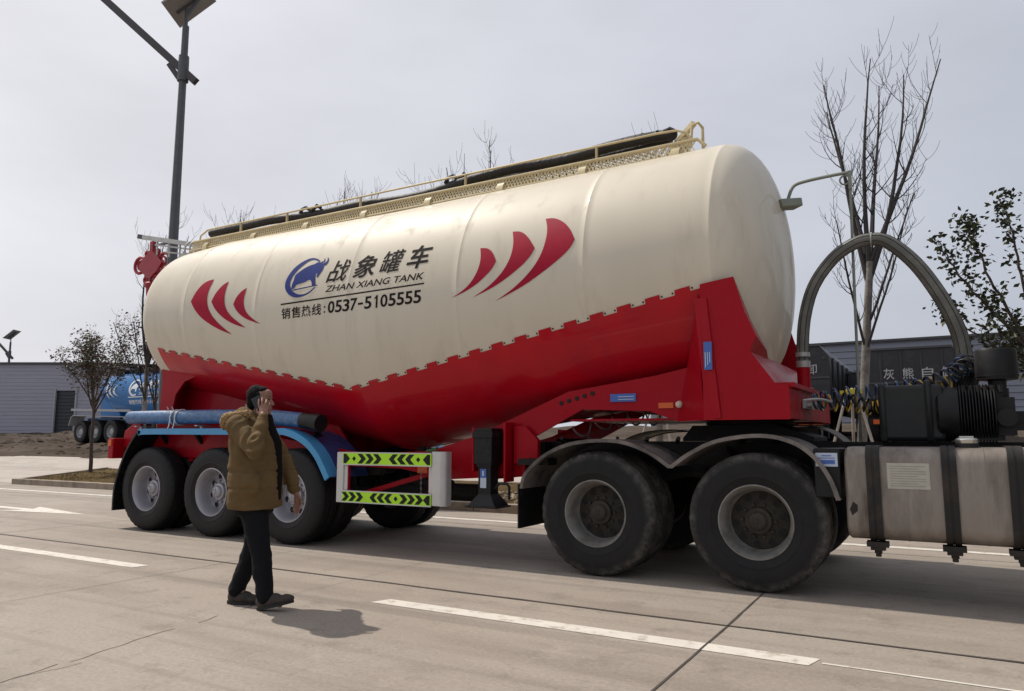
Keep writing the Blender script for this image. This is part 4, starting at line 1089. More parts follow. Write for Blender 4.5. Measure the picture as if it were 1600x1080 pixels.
# ============================================================ tractor unit (rear end; its cab is out of the picture to the right)
tr = empty('tractor_truck', (-1.0, YC, 0)); tag(tr, 'dusty black tractor truck chassis with two rear axles and a grey-brown fuel tank', 'truck')
wA = None
for x in (-2.79, -1.37):
    for y, mir in ((W, False), (2*YC-W, True)):
        if wA is None: wA = wheel(tr, x, y, (M['rubber_dusty'], M['rim_old'], M['hub_old']), 10)
        else: wheel(tr, x, y, None, 10, wA, mir)
random.seed(3)
mb = MB()
for y in (7.10, 7.94):
    mb.box(-3.7,2.4,y-.04,y+.04,.93,.945); mb.box(-3.7,2.4,y-.04,y+.04,1.19,1.205); mb.box(-3.7,2.4,y-.035,y-.02,.945,1.19)
for x in (-3.6,-2.1,-.5,.6,1.7): mb.box(x-.05,x+.05,7.12,7.92,.96,1.18)
for x in (-2.79,-1.37): mb.cyl((x,6.6,.56),(x,8.44,.56),.10); mb.lathe([(-.25,.05),(-.2,.22),(.2,.22),(.25,.05)],20,'x',(x,YC,.56))
for y in (6.98, 8.06):
    mb.tube(curve([(-3.1,y,.70),(-2.4,y,.86),(-2.08,y,.93),(-1.7,y,.86),(-1.05,y,.70)],4),.06,6)
mb.box(-.95,.9,6.55,7.06,1.03,1.06)
obj('frame', mb, M['black_matt'], tr)
mb = MB(); mb.prism([(-2.2,1.24),(-2.1,1.36),(-1.35,1.37),(-1.0,1.25),(-1.0,1.21),(-2.2,1.21)], 7.1, 7.94, 'y'); mb.lathe([(1.37,.42),(1.40,.42)],28,'z',(-1.65,YC,0))
mb.box(-3.68,-3.62,6.9,8.14,.85,1.2); mb.box(-3.63,-3.3,6.35,6.55,.98,1.04)
for k in range(8): mb.bar((-3.4+.3*k,6.9,1.2),(-3.3+.3*k,6.65,1.24),.03)
obj_each('fifth_wheel', mb, M['black_matt'], tr, gap=.02)
mgp = curve([(-3.545,.76),(-3.50,.90),(-3.30,1.075),(-3.05,1.185),(-2.78,1.225),(-2.5,1.215),(-2.25,1.13),(-2.06,1.005)],5)+curve([(-2.05,1.005),(-1.90,1.11),(-1.65,1.225),(-1.30,1.27),(-1.05,1.22),(-.88,1.10),(-.77,.93),(-.715,.765)],5)
for y, s in ((W-.03, 1), (2*YC-W+.03, -1)):
    mb = MB(); ya, yb = sorted((y, y+s*.64)); up_ = 0 if s == 1 else .11; mb.strip([(x, z+up_) for x, z in mgp], ya, yb, .012); mb.strip([(x, z+.006+up_) for x, z in mgp], *sorted((y-s*.004, y+s*.014)), .032)
    g_ = obj('mudguard', mb, M['dusty_black'], tr, ang=30)
    mb = MB(); mb.box(-3.57,-3.555,*sorted((y+s*.0, y+s*.64)),.385,.80); obj('mud_flap', mb, M['black'], g_)
    mb = MB()
    for x, z in ((-3.1,1.1),(-2.4,1.12),(-1.7,1.15),(-1.0,1.15)): mb.bar((x,y+s*.6,z),(x,7.1 if s == 1 else 7.94,1.08),.04)
    obj_each('bracket', mb, M['black_matt'], g_)
mb = MB(); mb.box(-.90,-.71,W+.02,W+.5,.78,1.16); obj('battery_box', mb, M['black'], tr, bevel=.01)
mb = MB(); mb.box(-.885,-.725,W+.012,W+.019,1.02,1.125); bx = obj('box_label', mb, M['label_pale'], tr)
mb = MB(); mb.box(-.865,-.745,W+.009,W+.0115,1.04,1.07); mb.box(-.865,-.745,W+.009,W+.0115,1.083,1.088); mb.box(-.84,-.77,W+.009,W+.0115,1.10,1.107); obj('label_print', mb, M['label_blue'], bx)

# cab and front axle, outside the picture to the right
M['cab'] = mat('dusty_cab_paint', (.16,.165,.175), .35, coat=.3, var=.1, dirt=(.12,.11,.10), dscale=2)
mb = MB(); mb.prism([(1.55,.75),(1.55,3.35),(1.75,3.6),(3.5,3.55),(3.85,2.9),(3.95,1.6),(3.95,.75)], 6.32, 8.72, 'y'); mb.prism([(1.6,3.55),(1.75,3.95),(2.6,4.0),(3.3,3.6)], 6.6, 8.44, 'y')
cb = obj('cab', mb, M['cab'], tr, bevel=.06)
mb = MB(); mb.prism([(2.65,1.75),(2.65,2.75),(3.55,2.75),(3.72,2.2),(3.74,1.75)], 6.30, 6.325, 'y'); obj('side_window', mb, M['phone'], cb)
for y, mir in ((W+.02, False), (2*YC-W-.02, True)): wheel(tr, 3.0, y, None, 10, wA, mir)

# fuel tank
yf, yb_ = W-.0, W+.66; z0, z1, rc = .475, 1.172, .11
def rr(y0, y1, z0, z1, r, n=7):
    P = []
    for cx, cz, a in ((y1-r, z1-r, 0), (y0+r, z1-r, pi/2), (y0+r, z0+r, pi), (y1-r, z0+r, 3*pi/2)):
        P += [(cx+r*cos(a+pi/2*i/n), cz+r*sin(a+pi/2*i/n)) for i in range(n+1)]
    return P
def loft_x(mb, secs):
    n = len(secs[0][1]); vs = [(x, y, z) for x, P in secs for y, z in P]
    fs = [(i*n+j, i*n+(j+1)%n, (i+1)*n+(j+1)%n, (i+1)*n+j) for i in range(len(secs)-1) for j in range(n)]
    fs += [tuple(range(n)), tuple((len(secs)-1)*n+j for j in range(n))]
    mb.add(vs, fs)
mb = MB(); e = [(0, .03), (.008, .012), (.025, 0)]
S_ = [(-.68+a, rr(yf+d, yb_-d, z0+d, z1-d, rc-.3*d)) for a, d in e]+[(x, rr(yf, yb_, z0, z1, rc)) for x in (-.3,.2,.7,1.1)]+[(1.13-a, rr(yf+d, yb_-d, z0+d, z1-d, rc-.3*d)) for a, d in reversed(e)]
loft_x(mb, S_); ft = obj('fuel_tank', mb, M['fuel'], tr, ang=40)
mb = MB()
for x in (-.265, .235, .71):
    loft_x(mb, [(x-.006, rr(yf-.002, yb_+.002, z0-.002, z1+.002, rc)), (x+.006, rr(yf-.002, yb_+.002, z0-.002, z1+.002, rc))])
obj_each('weld_seam', mb, M['fuel'], ft)
for x in (-.48, .02, .425, .95):
    mb = MB()
    for k in (-1, 1):
        loft_x(mb, [(x+k*.028-.020, rr(yf-.012, yb_+.012, z0-.012, z1+.012, rc+.01)), (x+k*.028+.020, rr(yf-.012, yb_+.012, z0-.012, z1+.012, rc+.01))])
    loft_x(mb, [(x-.022, rr(yf-.007, yb_+.007, z0-.007, z1+.007, rc+.005)), (x+.022, rr(yf-.007, yb_+.007, z0-.007, z1+.007, rc+.005))])
    mb.box(x-.075,x+.075,yf+.03,yf+.14,z0-.05,z0-.012); mb.box(x-.05,x+.05,yf+.04,yf+.13,z0-.075,z0-.05); mb.cyl((x,yf+.085,z0-.125),(x,yf+.085,z0-.05),.02,n=8); mb.cyl((x,yf+.085,z0-.10),(x,yf+.085,z0-.075),.03,n=6)
    obj('strap', mb, M['strap'], ft, ang=40)
mb = MB(); mb.lathe([(z1-.01,.075),(z1+.03,.075)],24,'z',(.145,W+.16,0)); obj('filler_neck', mb, M['strap'], ft)
mb = MB(); mb.lathe([(z1+.03,.072),(z1+.055,.078),(z1+.068,.066),(z1+.075,.03)],28,'z',(.145,W+.16,0)); mb.bar((.10,W+.16,z1+.075),(.19,W+.16,z1+.075),.02,.015); obj('filler_cap', mb, M['chrome'], ft)
mb = MB(); mb.box(-.385,-.105,yf-.004,yf+.001,.865,1.055); pp = obj('notice_sheet', mb, M['paper'], ft)
mb = MB()
for i in range(9): mb.box(-.365,-.13-.05*(i%3 == 1),yf-.0055,yf-.0042,.885+i*.018,.888+i*.018)
obj('notice_lines', mb, M['paper_line'], pp)
mb = MB(); mb.prism([(-.655,.70),(-.63,.76),(-.60,.735),(-.60,.69),(-.64,.655)], yf-.0015, yf+.001, 'y'); obj('stain', mb, M['strap'], ft)

# blower set on the frame behind the cab
mb = MB()
mb.box(-.44,.02,6.95,7.75,1.22,1.68); mb.box(-.46,-.40,6.93,7.77,1.2,1.70); mb.box(-.12,-.06,6.93,7.77,1.2,1.72)
obj('oil_tank', mb, M['dark_green'], tr, bevel=.03)
mb = MB(); mb.lathe([(-.04,.19),(-.02,.22),(.12,.22)],28,'x',(0,7.1,1.44))
for i in range(12): mb.lathe([(.125+i*.021,.19),(.13+i*.021,.235),(.137+i*.021,.235),(.142+i*.021,.19)],28,'x',(0,7.1,1.44))
mb.box(.1,.42,6.98,7.3,1.22,1.62); mb.box(.38,.50,6.96,7.4,1.26,1.56); mb.cyl((.44,6.95,1.4),(.44,6.90,1.4),.07,n=24); mb.box(.46,.56,7.0,7.2,1.30,1.45)
for i in range(6): mb.cyl((.16+.05*i,6.97,1.60),(.16+.05*i,6.97,1.66),.018,n=8)
obj('blower', mb, M['engine'], tr)
mb = MB(); mb.lathe([(1.62,.06),(1.70,.065),(1.71,.145),(1.75,.15),(1.94,.15),(1.96,.14)],32,'z',(.405,7.15,0)); mb.lathe([(1.735,.153),(1.75,.153)],32,'z',(.405,7.15,0)); mb.cyl((.405,7.15,1.45),(.405,7.15,1.64),.075,n=16)
obj('air_filter', mb, M['engine'], tr)
mb = MB(); mb.box(.255,.345,7.2,7.35,1.615,1.665); obj('warning_plate', mb, M['orange'], tr)
mb = MB(); mb.cyl((.195,7.45,1.45),(.195,7.45,1.74),.085,n=18); mb.lathe([(1.73,.09),(1.78,.10),(1.82,.085)],18,'z',(.195,7.45,0)); obj('outlet_pipe', mb, M['engine'], tr)
mb = MB()
for (a, b) in (((.26,7.2),(.18,7.4)),((.1,7.4),(.27,7.36))): 
    mb.tube(curve([(a[0],a[1],1.66),(a[0]+.03,a[1],1.86),(b[0],b[1],1.90),(b[0],b[1],1.74)],5),.014,6)
obj_each('bleed_hose', mb, M['cable_black'], tr)
# work lamp mast
mb = MB(); mb.tube([(-.66,7.5,1.2),(-.62,7.5,3.74),(-.64,7.5,3.78)],.013,8); mb.tube(curve([(-.62,7.5,3.77),(-.80,7.5,3.765),(-1.02,7.5,3.75),(-1.13,7.5,3.72),(-1.18,7.5,3.62),(-1.185,7.5,3.58)],5),.017,8)
mb.tube([(-.665+.045*cos(a),7.5,3.70+.045*sin(a)) for a in [2*pi*i/12 for i in range(13)]],.009,6); mb.bar((-.62,7.5,3.78),(-.62,7.5,3.6),.05,.03)
M['lamp_green'] = mat('grey_green_paint', (.20,.215,.175), .5, var=.1)
pl = obj('lamp_mast', mb, M['lamp_green'], tr)
mb = MB(); mb.bar((-1.28,7.42,3.53),(-1.11,7.58,3.56),.16,.085); obj('work_lamp', mb, M['lamp_green'], pl, bevel=.012)

# arched discharge hose between blower and trailer
hp = curve([(-1.10,7.35,1.72),(-1.105,7.38,2.0),(-1.075,7.4,2.36),(-.98,7.42,2.68),(-.80,7.44,2.93),(-.62,7.45,3.05),(-.48,7.45,3.075),(-.33,7.45,3.03),(-.12,7.45,2.80),(.06,7.45,2.47),(.17,7.45,2.16),(.20,7.45,1.9),(.195,7.45,1.78)],6)
class HoseMB(MB): pass
mb = MB(); mb.tube(hp, [.053+.014*(i/len(hp))**1.5+.0015*(i%2) for i in range(len(hp))], 22)
hz = obj('arched_hose', mb, M['grey_hose'], None, at=(-.5,7.45,1.7), ang=60); tag(hz, 'thick grey hose arching high over the tractor frame from the trailer nose', 'hose')
mb = MB()
for k in range(7):                                        # raised stripes along the hose
    a = 2*pi*k/7; P = []
    for i, p in enumerate(hp):
        t = Vector(hp[min(i+1,len(hp)-1)])-Vector(hp[max(i-1,0)]); t.normalize(); u = Vector((0,1,0)); v = t.cross(u)
        P.append(Vector(p)+(u*cos(a)+v*sin(a))*(.0535+.014*(i/len(hp))**1.5))
    mb.tube(P, .004, 5)
obj('stripe', mb, M['strap'], hz)
mb = MB(); q = [Vector(p) for p in hp]
mb.cyl(q[0]+Vector((0,0,.18)), q[0]+Vector((0,0,.24)), .064, n=18); mb.cyl(q[0]+Vector((0,0,.28)), q[0]+Vector((0,0,.32)), .064, n=18); i = 37; mb.cyl(q[i-1].lerp(q[i],.3), q[i].lerp(q[i-1],.2), .068, n=18)
mb.cyl(q[-1], q[-1]+Vector((0,0,.06)), .08, n=18)
obj_each('clamp', mb, M['galv'], hz)
mb = MB(); mb.lathe([(1.66,.085),(1.70,.085),(1.71,.06),(1.9,.06),(1.92,.064)],20,'z',(-1.10,7.35,0)); mb.cyl((-1.10,7.35,1.66),(-1.3,7.35,1.45),.06); obj('hose_inlet', mb, M['red'], trailer)
mb = MB()
for i, y in enumerate((7.0,7.15,7.3)): mb.cyl((-1.06,y,1.53),(-.98,y,1.53),.022,n=10); mb.box(-.99,-.95,y-.02,y+.02,1.50,1.56)
mb.tube(curve([(-1.02,6.7,1.56),(-.9,6.75,1.57),(-.82,6.9,1.55)],5),.012,6); mb.box(-1.055,-1.03,6.9,7.4,1.5,1.57)
obj_each('air_coupling', mb, M['galv'], trailer)

# coiled air lines
def coil(P, n, r, tr_, m, label, flat=1.0):
    pts = curve(P, 40); L_ = len(pts); out = []
    N_ = n*18
    for i in range(N_+1):
        f = i/N_*(L_-1); k = min(int(f), L_-2); p = Vector(pts[k]).lerp(Vector(pts[k+1]), f-k); t = (Vector(pts[min(k+2,L_-1)])-Vector(pts[max(k-1,0)])).normalized()
        u = t.cross(Vector((0,1,0))).normalized(); v = t.cross(u); a = 2*pi*i/18
        out.append(p+(u*cos(a)+v*sin(a)*flat)*r*(1+.12*sin(i*.05)))
    mb = MB(); mb.tube(out, tr_, 6)
    o = obj('coiled_air_line', mb, m, None, at=P[0]); tag(o, label, 'coiled line', 'coiled air lines between tractor and trailer'); return o
coil([(-.98,7.0,1.56),(-.75,7.0,1.58),(-.52,7.05,1.52),(-.35,7.05,1.56),(-.1,7.1,1.68),(.12,7.15,1.78),(.24,7.3,1.9)], 22, .062, .0085, M['cable_black'], 'black coiled air line nearest the fuel tank, sagging towards the trailer')
coil([(-.98,7.15,1.56),(-.7,7.2,1.62),(-.45,7.2,1.64),(-.2,7.2,1.66),(.05,7.25,1.75),(.22,7.35,1.88)], 16, .075, .009, M['cable_blue'], 'dark blue coiled air line running behind the black one')
coil([(-.98,7.3,1.56),(-.72,7.35,1.55),(-.5,7.35,1.50),(-.3,7.3,1.60),(-.1,7.3,1.68),(.10,7.3,1.72)], 13, .066, .0085, M['cable_yellow'], 'yellow coiled air line lying lowest over the oil tank')
coil([(-3.6,7.6,1.30),(-3.2,7.6,1.42),(-2.9,7.6,1.45),(-2.6,7.6,1.44)], 5, .07, .010, M['galv'], 'grey spring coil hanging under the gooseneck above the rear mudguard')

# ============================================================ vehicles in the background
# blue tanker
bx0, by, bz = -35.1, 20.9, 1.02
bt = empty('blue_tanker', (bx0+4, by, bz)); tag(bt, 'bright blue V-bellied bulk tank trailer parked by the grey warehouse', 'trailer')
BS = [(bx0+1.0,bz+3.18,bz+1.75,.72),(bx0+2.0,bz+3.3,bz+1.30,.95),(bx0+5.2,bz+3.3,bz+.75,1.0),(bx0+8.6,bz+3.3,bz+1.2,1.0)]
BT, BTL = make_tank(BS, .4, 2.1, .4, 2.3, by)
mb = MB(); tank_shell(mb, BT, BS, .4, .4, by, (), 48); obj('tank_shell', mb, M['blue_tank'], bt, ang=60)
sw = []
for i in range(3):
    x = bx0+1.75+i*.33; zc = bz+2.45-i*.04; h_ = .46-i*.09
    sw.append(poly2([(x+.22,zc+h_),(x+.02,zc+h_*.6),(x-.08,zc),(x+.02,zc-h_*.5),(x+.40,zc-h_),(x+.13,zc-h_*.4),(x+.07,zc),(x+.10,zc+h_*.5)]))
obj('stripe', on_tank(sw, .012, BT, by), M['white_vinyl'], bt, fix=False)
lt = [text2('战象罐车', bx0+4.35, bz+2.33, 1.75, .42, .02, .15), text2('ZHAN XIANG TANK', bx0+4.35, bz+2.13, 1.75, .11, .004, .1), poly2([(bx0+3.55,bz+2.02),(bx0+3.55,bz+2.06),(bx0+6.1,bz+2.06),(bx0+6.1,bz+2.02)]), text2('销售热线:0537-5105555', bx0+3.6, bz+1.72, 2.4, .2, .01)]
rg = [(bx0+3.95+.40*cos(a), bz+2.45+.38*sin(a)) for a in [2*pi*i/24 for i in range(24)]]; ri = [(bx0+3.99+.33*cos(a), bz+2.47+.31*sin(a)) for a in [2*pi*i/24 for i in range(24)]]
lt.append((rg+ri, [(i, (i+1)%24, (i+1)%24+24, i+24) for i in range(20)]))
lt.append(poly2([(bx0+3.68,bz+2.3),(bx0+3.72,bz+2.5),(bx0+3.9,bz+2.62),(bx0+4.15,bz+2.66),(bx0+4.25,bz+2.55),(bx0+4.15,bz+2.45),(bx0+4.14,bz+2.28),(bx0+4.05,bz+2.28),(bx0+4.02,bz+2.4),(bx0+3.8,bz+2.4)]))
obj('lettering', on_tank(lt, .012, BT, by), M['white_vinyl'], bt, fix=False, smooth=False)
mb = MB(); mb.box(bx0+1.4,bx0+8,by-.5,by+.5,bz+3.3,bz+3.36)
for y in (by-.55, by+.55): mb.tube([(bx0+1.5,y,bz+3.2),(bx0+1.5,y,bz+3.5),(bx0+8,y,bz+3.5)],.025,5)
for i in range(5): mb.box(bx0+2+i*1.3,bx0+2.3+i*1.3,by-.6,by-.4,bz+3.15,bz+3.42)
mb.box(bx0+4.6,bx0+5.2,by-.3,by+.3,bz+3.3,bz+3.6)
obj('walkway', mb, M['black_matt'], bt, smooth=False)
mb = MB(); mb.box(bx0-.2,bx0+8.8,by-.55,by-.45,bz+.95,bz+1.15); mb.box(bx0-.2,bx0+8.8,by+.45,by+.55,bz+.95,bz+1.15)
mb.prism([(bx0+1.1,bz+1.1),(bx0+1.0,bz+2.1),(bx0+1.6,bz+2.1),(bx0+2.6,bz+1.3),(bx0+2.6,bz+1.1)],by-.7,by+.7,'y')
obj('frame', mb, M['blue_tank'], bt, smooth=False)
mb = MB(); mb.strip([(bx0-.65,bz+.8),(bx0-.5,bz+1.20),(bx0-.3,bz+1.30),(bx0+3.6,bz+1.18),(bx0+3.9,bz+1.0)],by-1.2,by-.55,.04); mb.strip([(bx0-.65,bz+.8),(bx0-.5,bz+1.20),(bx0-.3,bz+1.30),(bx0+3.6,bz+1.18)],by+.55,by+1.2,.04)
mb.bar((bx0-.4,by-1.2,bz+1.55),(bx0+4.2,by-1.2,bz+1.42),.12,.10)
obj_each('fender', mb, M['chassis_grey'], bt, smooth=False)
def far_wheel(parent, x, y, z, r=.52):
    e = empty('wheel', (0,0,0), 0, parent); e.location = Vector((x,y,z))-wloc(parent)
    mb = MB(); mb.ring([(.03,r*.55),(0,r*.75),(.03,r*.97),(.08,r),(.5,r),(.55,r*.8),(.52,r*.55)],32); obj('tyre', mb, M['rubber'], e, local=True)
    mb = MB(); mb.ring([(.03,r*.56),(.12,r*.5),(.2,r*.42),(.2,r*.3),(.08,r*.26),(.07,.01)],24); obj('rim', mb, M['chassis_grey'], e, local=True)
    return e
for i in range(3): far_wheel(bt, bx0+.3+i*1.2, by-1.2, bz+.52); far_wheel(bt, bx0+.3+i*1.2, by+.65, bz+.52)

# dark dump trailers, seen end on
def dump(x, y, z, wd, ln, top, label, text=True, lamp=True):
    t = empty('dump_trailer', (x+wd/2, y, z)); tag(t, label, 'dump trailer', 'dark dump trailers parked side by side')
    zb = z+1.0; h = z+top
    mb = MB(); P = [(x,zb),(x,h-.30),(x+.22,h),(x+wd-.22,h),(x+wd,h-.30),(x+wd,zb)]
    mb.prism(P, y, y+ln, 'y'); mb.box(x-.03,x+wd+.03,y-.05,y+.02,zb-.06,zb+.06)
    for i in range(7): mb.box(x-.05,x,y+.5+i*1.1,y+.62+i*1.1,zb,h-.3); mb.box(x+wd,x+wd+.05,y+.5+i*1.1,y+.62+i*1.1,zb,h-.3)
    for i in range(1, 5): mb.box(x+wd*i/5-.03,x+wd*i/5+.03,y-.025,y,zb+.06,h-.06)
    obj('body', mb, M['dump'], t, bevel=.015)
    mb = MB(); mb.box(x+.22,x+wd-.22,y-.045,y+.03,h-.03,h+.02); mb.box(x,x+wd,y-.035,y-.0,h-.86,h-.82)
    for xx in (x+.12,x+wd-.12): mb.lathe([(y-.05,.03),(y-.02,.035)],12,'y',(xx,0,h-.34))
    obj('rim_rail', mb, M['roof_trim'], t)
    if text:
        o = MB()
        for i, ch in enumerate('灰熊自卸'):
            v, f = text2(ch, x+wd*(.22+i*.19), h-.76, .24, .27, .008); o.add([(a, y-.048, b_) for a, b_ in v], f)
        obj('lettering', o, M['white_letters'], t, smooth=False, fix=False)
    mb = MB(); mb.box(x+.7,x+.85,y,y+ln,z+.75,z+1.0); mb.box(x+wd-.85,x+wd-.7,y,y+ln,z+.75,z+1.0); mb.box(x+.1,x+wd-.1,y-.1,y,z+.55,z+.72)
    obj_each('chassis_rail', mb, M['black_matt'], t)
    mb = MB()
    for xx in (x+.2, x+.55, x+wd-.8, x+wd-.45): mb.box(xx,xx+.25,y-.12,y-.10,z+.58,z+.69)
    obj_each('tail_lamp', mb, M['amber'], t)
    mb = MB(); 
    for k in range(6): mb.box(x+.15+k*.38,x+.34+k*.38,y-.06,y-.05,zb+.02,zb+.16)
    obj('reflective_strip', mb, M['yellow'], t)
    for xx in (x+.05, x+wd-.6):
        for k in range(3):
            e = far_wheel(t, xx, 0, z+.52); e.location.y = y+.75+k*1.3-wloc(t).y; e.location.x = xx+.27-wloc(t).x; e.rotation_euler.z = pi/2
    return t
dump(-4.95, 20.2, 1.0, 2.55, 8, 2.62, 'dark grey dump trailer half hidden by the front end of the cream tank')
dump(-1.66, 20.2, 1.0, 2.18, 8, 2.42, 'dark grey dump trailer with white lettering behind the white trunked bare tree')
d3 = MB(); t = empty('flatbed_trailer', (-2.05, 24, 1.2)); tag(t, 'low dark flatbed body parked between the two dump trailers', 'trailer')
d3.box(-2.9,-1.3,24,30,2.1,3.15); obj('body', d3, M['dump'], t, bevel=.02)
d3 = MB(); d3.box(-2.9,-1.3,23.98,24.02,3.15,3.2); d3.box(-2.6,-1.6,24,30,1.9,2.1); obj('frame', d3, M['roof_trim'], t)
for k in range(2): e = far_wheel(t, 0, 0, 1.7); e.location.x = -2.7+k*1.1-wloc(t).x; e.location.y = .6; e.rotation_euler.z = pi/2
# orange loader at the right edge
lx, ly, lz = 2.05, 17.2, .75
t = empty('wheel_loader', (lx+1.2, ly, lz)); tag(t, 'orange wheel loader at the right edge, behind the tall black air filter', 'loader')
mb = MB(); mb.prism([(lx+.1,lz+.8),(lx,lz+1.25),(lx+.3,lz+1.55),(lx+1.4,lz+1.6),(lx+2.8,lz+1.5),(lx+2.8,lz+.7)], ly-.6, ly+.6, 'y'); obj('body', mb, M['orange'], t, bevel=.06)
mb = MB(); mb.prism([(lx+1.0,lz+1.55),(lx+1.1,lz+2.7),(lx+2.1,lz+2.7),(lx+2.3,lz+1.55)], ly-.55, ly+.55, 'y'); obj('cab', mb, M['phone'], t, bevel=.04)
mb = MB(); mb.bar((lx+.4,ly-.7,lz+1.3),(lx-.5,ly-.7,lz+.9),.2,.25); mb.prism([(lx-.5,lz+.2),(lx-1.1,lz+.25),(lx-1.0,lz+1.0),(lx-.5,lz+.8)], ly-1.2, ly+1.2, 'y') if False else None; obj('lift_arm', mb, M['yellow'], t)
for k in range(2): far_wheel(t, lx+.55+k*1.8, ly-1.0, lz+.6, .6); far_wheel(t, lx+.55+k*1.8, ly+.5, lz+.6, .6)

# ============================================================ the man on the phone
def cap(mb, p, q, r1, r2, n=16, sy=1.0):
    p = Vector(p); q = Vector(q); d = (q-p); l = d.length or 1e-6; d = d/l
    pts = []; rs = []
    for i in range(6): a = pi/2*(1-i/5.5); pts.append(p-d*r1*sin(a)); rs.append(max(.0008, r1*cos(a)))
    for i in range(1, 6): pts.append(p+d*l*i/6); rs.append(r1+(r2-r1)*i/6)
    for i in range(6): a = pi/2*(i+.5)/5.5; pts.append(q+d*r2*sin(min(a, pi/2))); rs.append(max(.0008, r2*cos(min(a, pi/2))))
    mb.tube(pts, rs, n)
def ell(mb, c, r, rot=0, n=20):
    vs = []; k = 12
    for i in range(k+1):
        t = pi*i/k
        for j in range(n):
            a = 2*pi*j/n; x, y, z = r[0]*sin(t)*cos(a), r[1]*sin(t)*sin(a), r[2]*cos(t)
            x, z = x*cos(rot)+z*sin(rot), -x*sin(rot)+z*cos(rot)
            if i in (0, k): pass
            vs.append((c[0]+x, c[1]+y, c[2]+z))
    fs = [(i*n+j, i*n+(j+1)%n, (i+1)*n+(j+1)%n, (i+1)*n+j) for i in range(k) for j in range(n)]
    mb.add(vs, fs)
def loft_z(mb, secs, n=28, pw=2.3):
    vs = []
    for z, cx, cy, rx, ry in secs:
        for j in range(n):
            a = 2*pi*j/n; c_, s_ = cos(a), sin(a)
            vs.append((cx+rx*math.copysign(abs(c_)**(2/pw), c_), cy+ry*math.copysign(abs(s_)**(2/pw), s_), z))
    fs = [(i*n+j, i*n+(j+1)%n, (i+1)*n+(j+1)%n, (i+1)*n+j) for i in range(len(secs)-1) for j in range(n)]
    fs += [tuple(range(n)), tuple((len(secs)-1)*n+j for j in range(n))]
    mb.add(vs, fs)
def blob(name, mb, voxel, mats, parent=None, loc=None, rz=0, iters=4, disp=None, pick=None):
    """overlapping shapes fused into one continuous surface"""
    me = bpy.data.meshes.new(name); me.from_pydata(mb.v, [], mb.f)
    bm = bmesh.new(); bm.from_mesh(me); bmesh.ops.remove_doubles(bm, verts=bm.verts, dist=1e-5); bmesh.ops.recalc_face_normals(bm, faces=bm.faces); bm.to_mesh(me); bm.free()
    o = bpy.data.objects.new(name, me); COL.objects.link(o)
    r = o.modifiers.new('r', 'REMESH'); r.mode = 'VOXEL'; r.voxel_size = voxel
    s = o.modifiers.new('s', 'SMOOTH'); s.iterations = iters; s.factor = .5
    nm = bpy.data.meshes.new_from_object(o.evaluated_get(bpy.context.evaluated_depsgraph_get()))
    o.modifiers.clear(); o.data = nm; bpy.data.meshes.remove(me); nm.name = name
    if disp:
        ns = [v.normal.copy() for v in nm.vertices]
        for v, n in zip(nm.vertices, ns): v.co += n*disp(v.co)
    nm.materials.clear()
    for mt in mats: nm.materials.append(mt)
    nm.polygons.foreach_set('use_smooth', [True]*len(nm.polygons))
    if pick:
        for p in nm.polygons: p.material_index = pick(p.center)
    if parent is not None: o.parent = parent
    if loc: o.location = loc; o.rotation_euler = (0,0,rz)
    return o
M['lip'] = mat('lips', (.26,.10,.085), .5); M['eye'] = mat('dark_eye', (.02,.015,.012), .2)
M['brow'] = mat('eyebrow', (.03,.02,.017), .7)

RA = [(-.08,-.20,1.375),(.125,-.325,1.185),(.100,-.168,1.435)]     # near arm, bent up to the ear
LA = [(-.05,.19,1.365),(.105,.255,1.10),(.215,.25,.845)]             # far arm hanging
mb = MB()
hm = MB()
def hd(v): return ((v[0]-.02)*.88-.002, v[1]*.90, (v[2]-1.47)*.92+1.475)
def hi(c): return Vector(((c[0]+.002)/.88+.02, c[1]/.90, (c[2]-1.475)/.92+1.47))
ell(hm, (.022,0,1.595), (.096,.077,.108)); ell(hm, (.062,0,1.525), (.062,.056,.075)); ell(hm, (.098,0,1.478), (.024,.030,.022))
ell(hm, (.075,0,1.575), (.046,.060,.060)); ell(hm, (.108,0,1.612), (.016,.050,.014)); ell(hm, (.078,0,1.638), (.044,.058,.045))
cap(hm, (.112,0,1.592), (.139,0,1.553), .010, .014); ell(hm, (.128,.012,1.549), (.012,.010,.009)); ell(hm, (.128,-.012,1.549), (.012,.010,.009))
ell(hm, (.115,0,1.522), (.014,.026,.009)); ell(hm, (.112,0,1.508), (.014,.024,.008)); 
for s in (-1, 1): ell(hm, (.012,s*.080,1.570), (.020,.011,.034), .2); ell(hm, (.085,s*.040,1.552), (.026,.020,.022))
mb.add([hd(v) for v in hm.v], hm.f)
cap(mb, (-.03,0,1.36), (-.005,0,1.50), .064, .054)
loft_z(mb, [(.82,-.01,0,.11,.16),(1.0,-.02,0,.11,.15),(1.25,-.03,0,.12,.18),(1.38,-.04,0,.07,.15)])
for A in (RA, LA): cap(mb, A[0], A[1], .048, .040); cap(mb, A[1], A[2], .040, .028)
for hp_, kn, an in (((0,-.09,.86),(.09,-.10,.49),(.165,-.10,.10)), ((-.02,.09,.86),(-.035,.09,.47),(-.16,.09,.11))):
    cap(mb, hp_, kn, .075, .055); cap(mb, kn, an, .055, .04); cap(mb, an, (an[0]+.10,an[1],.045), .03, .02)
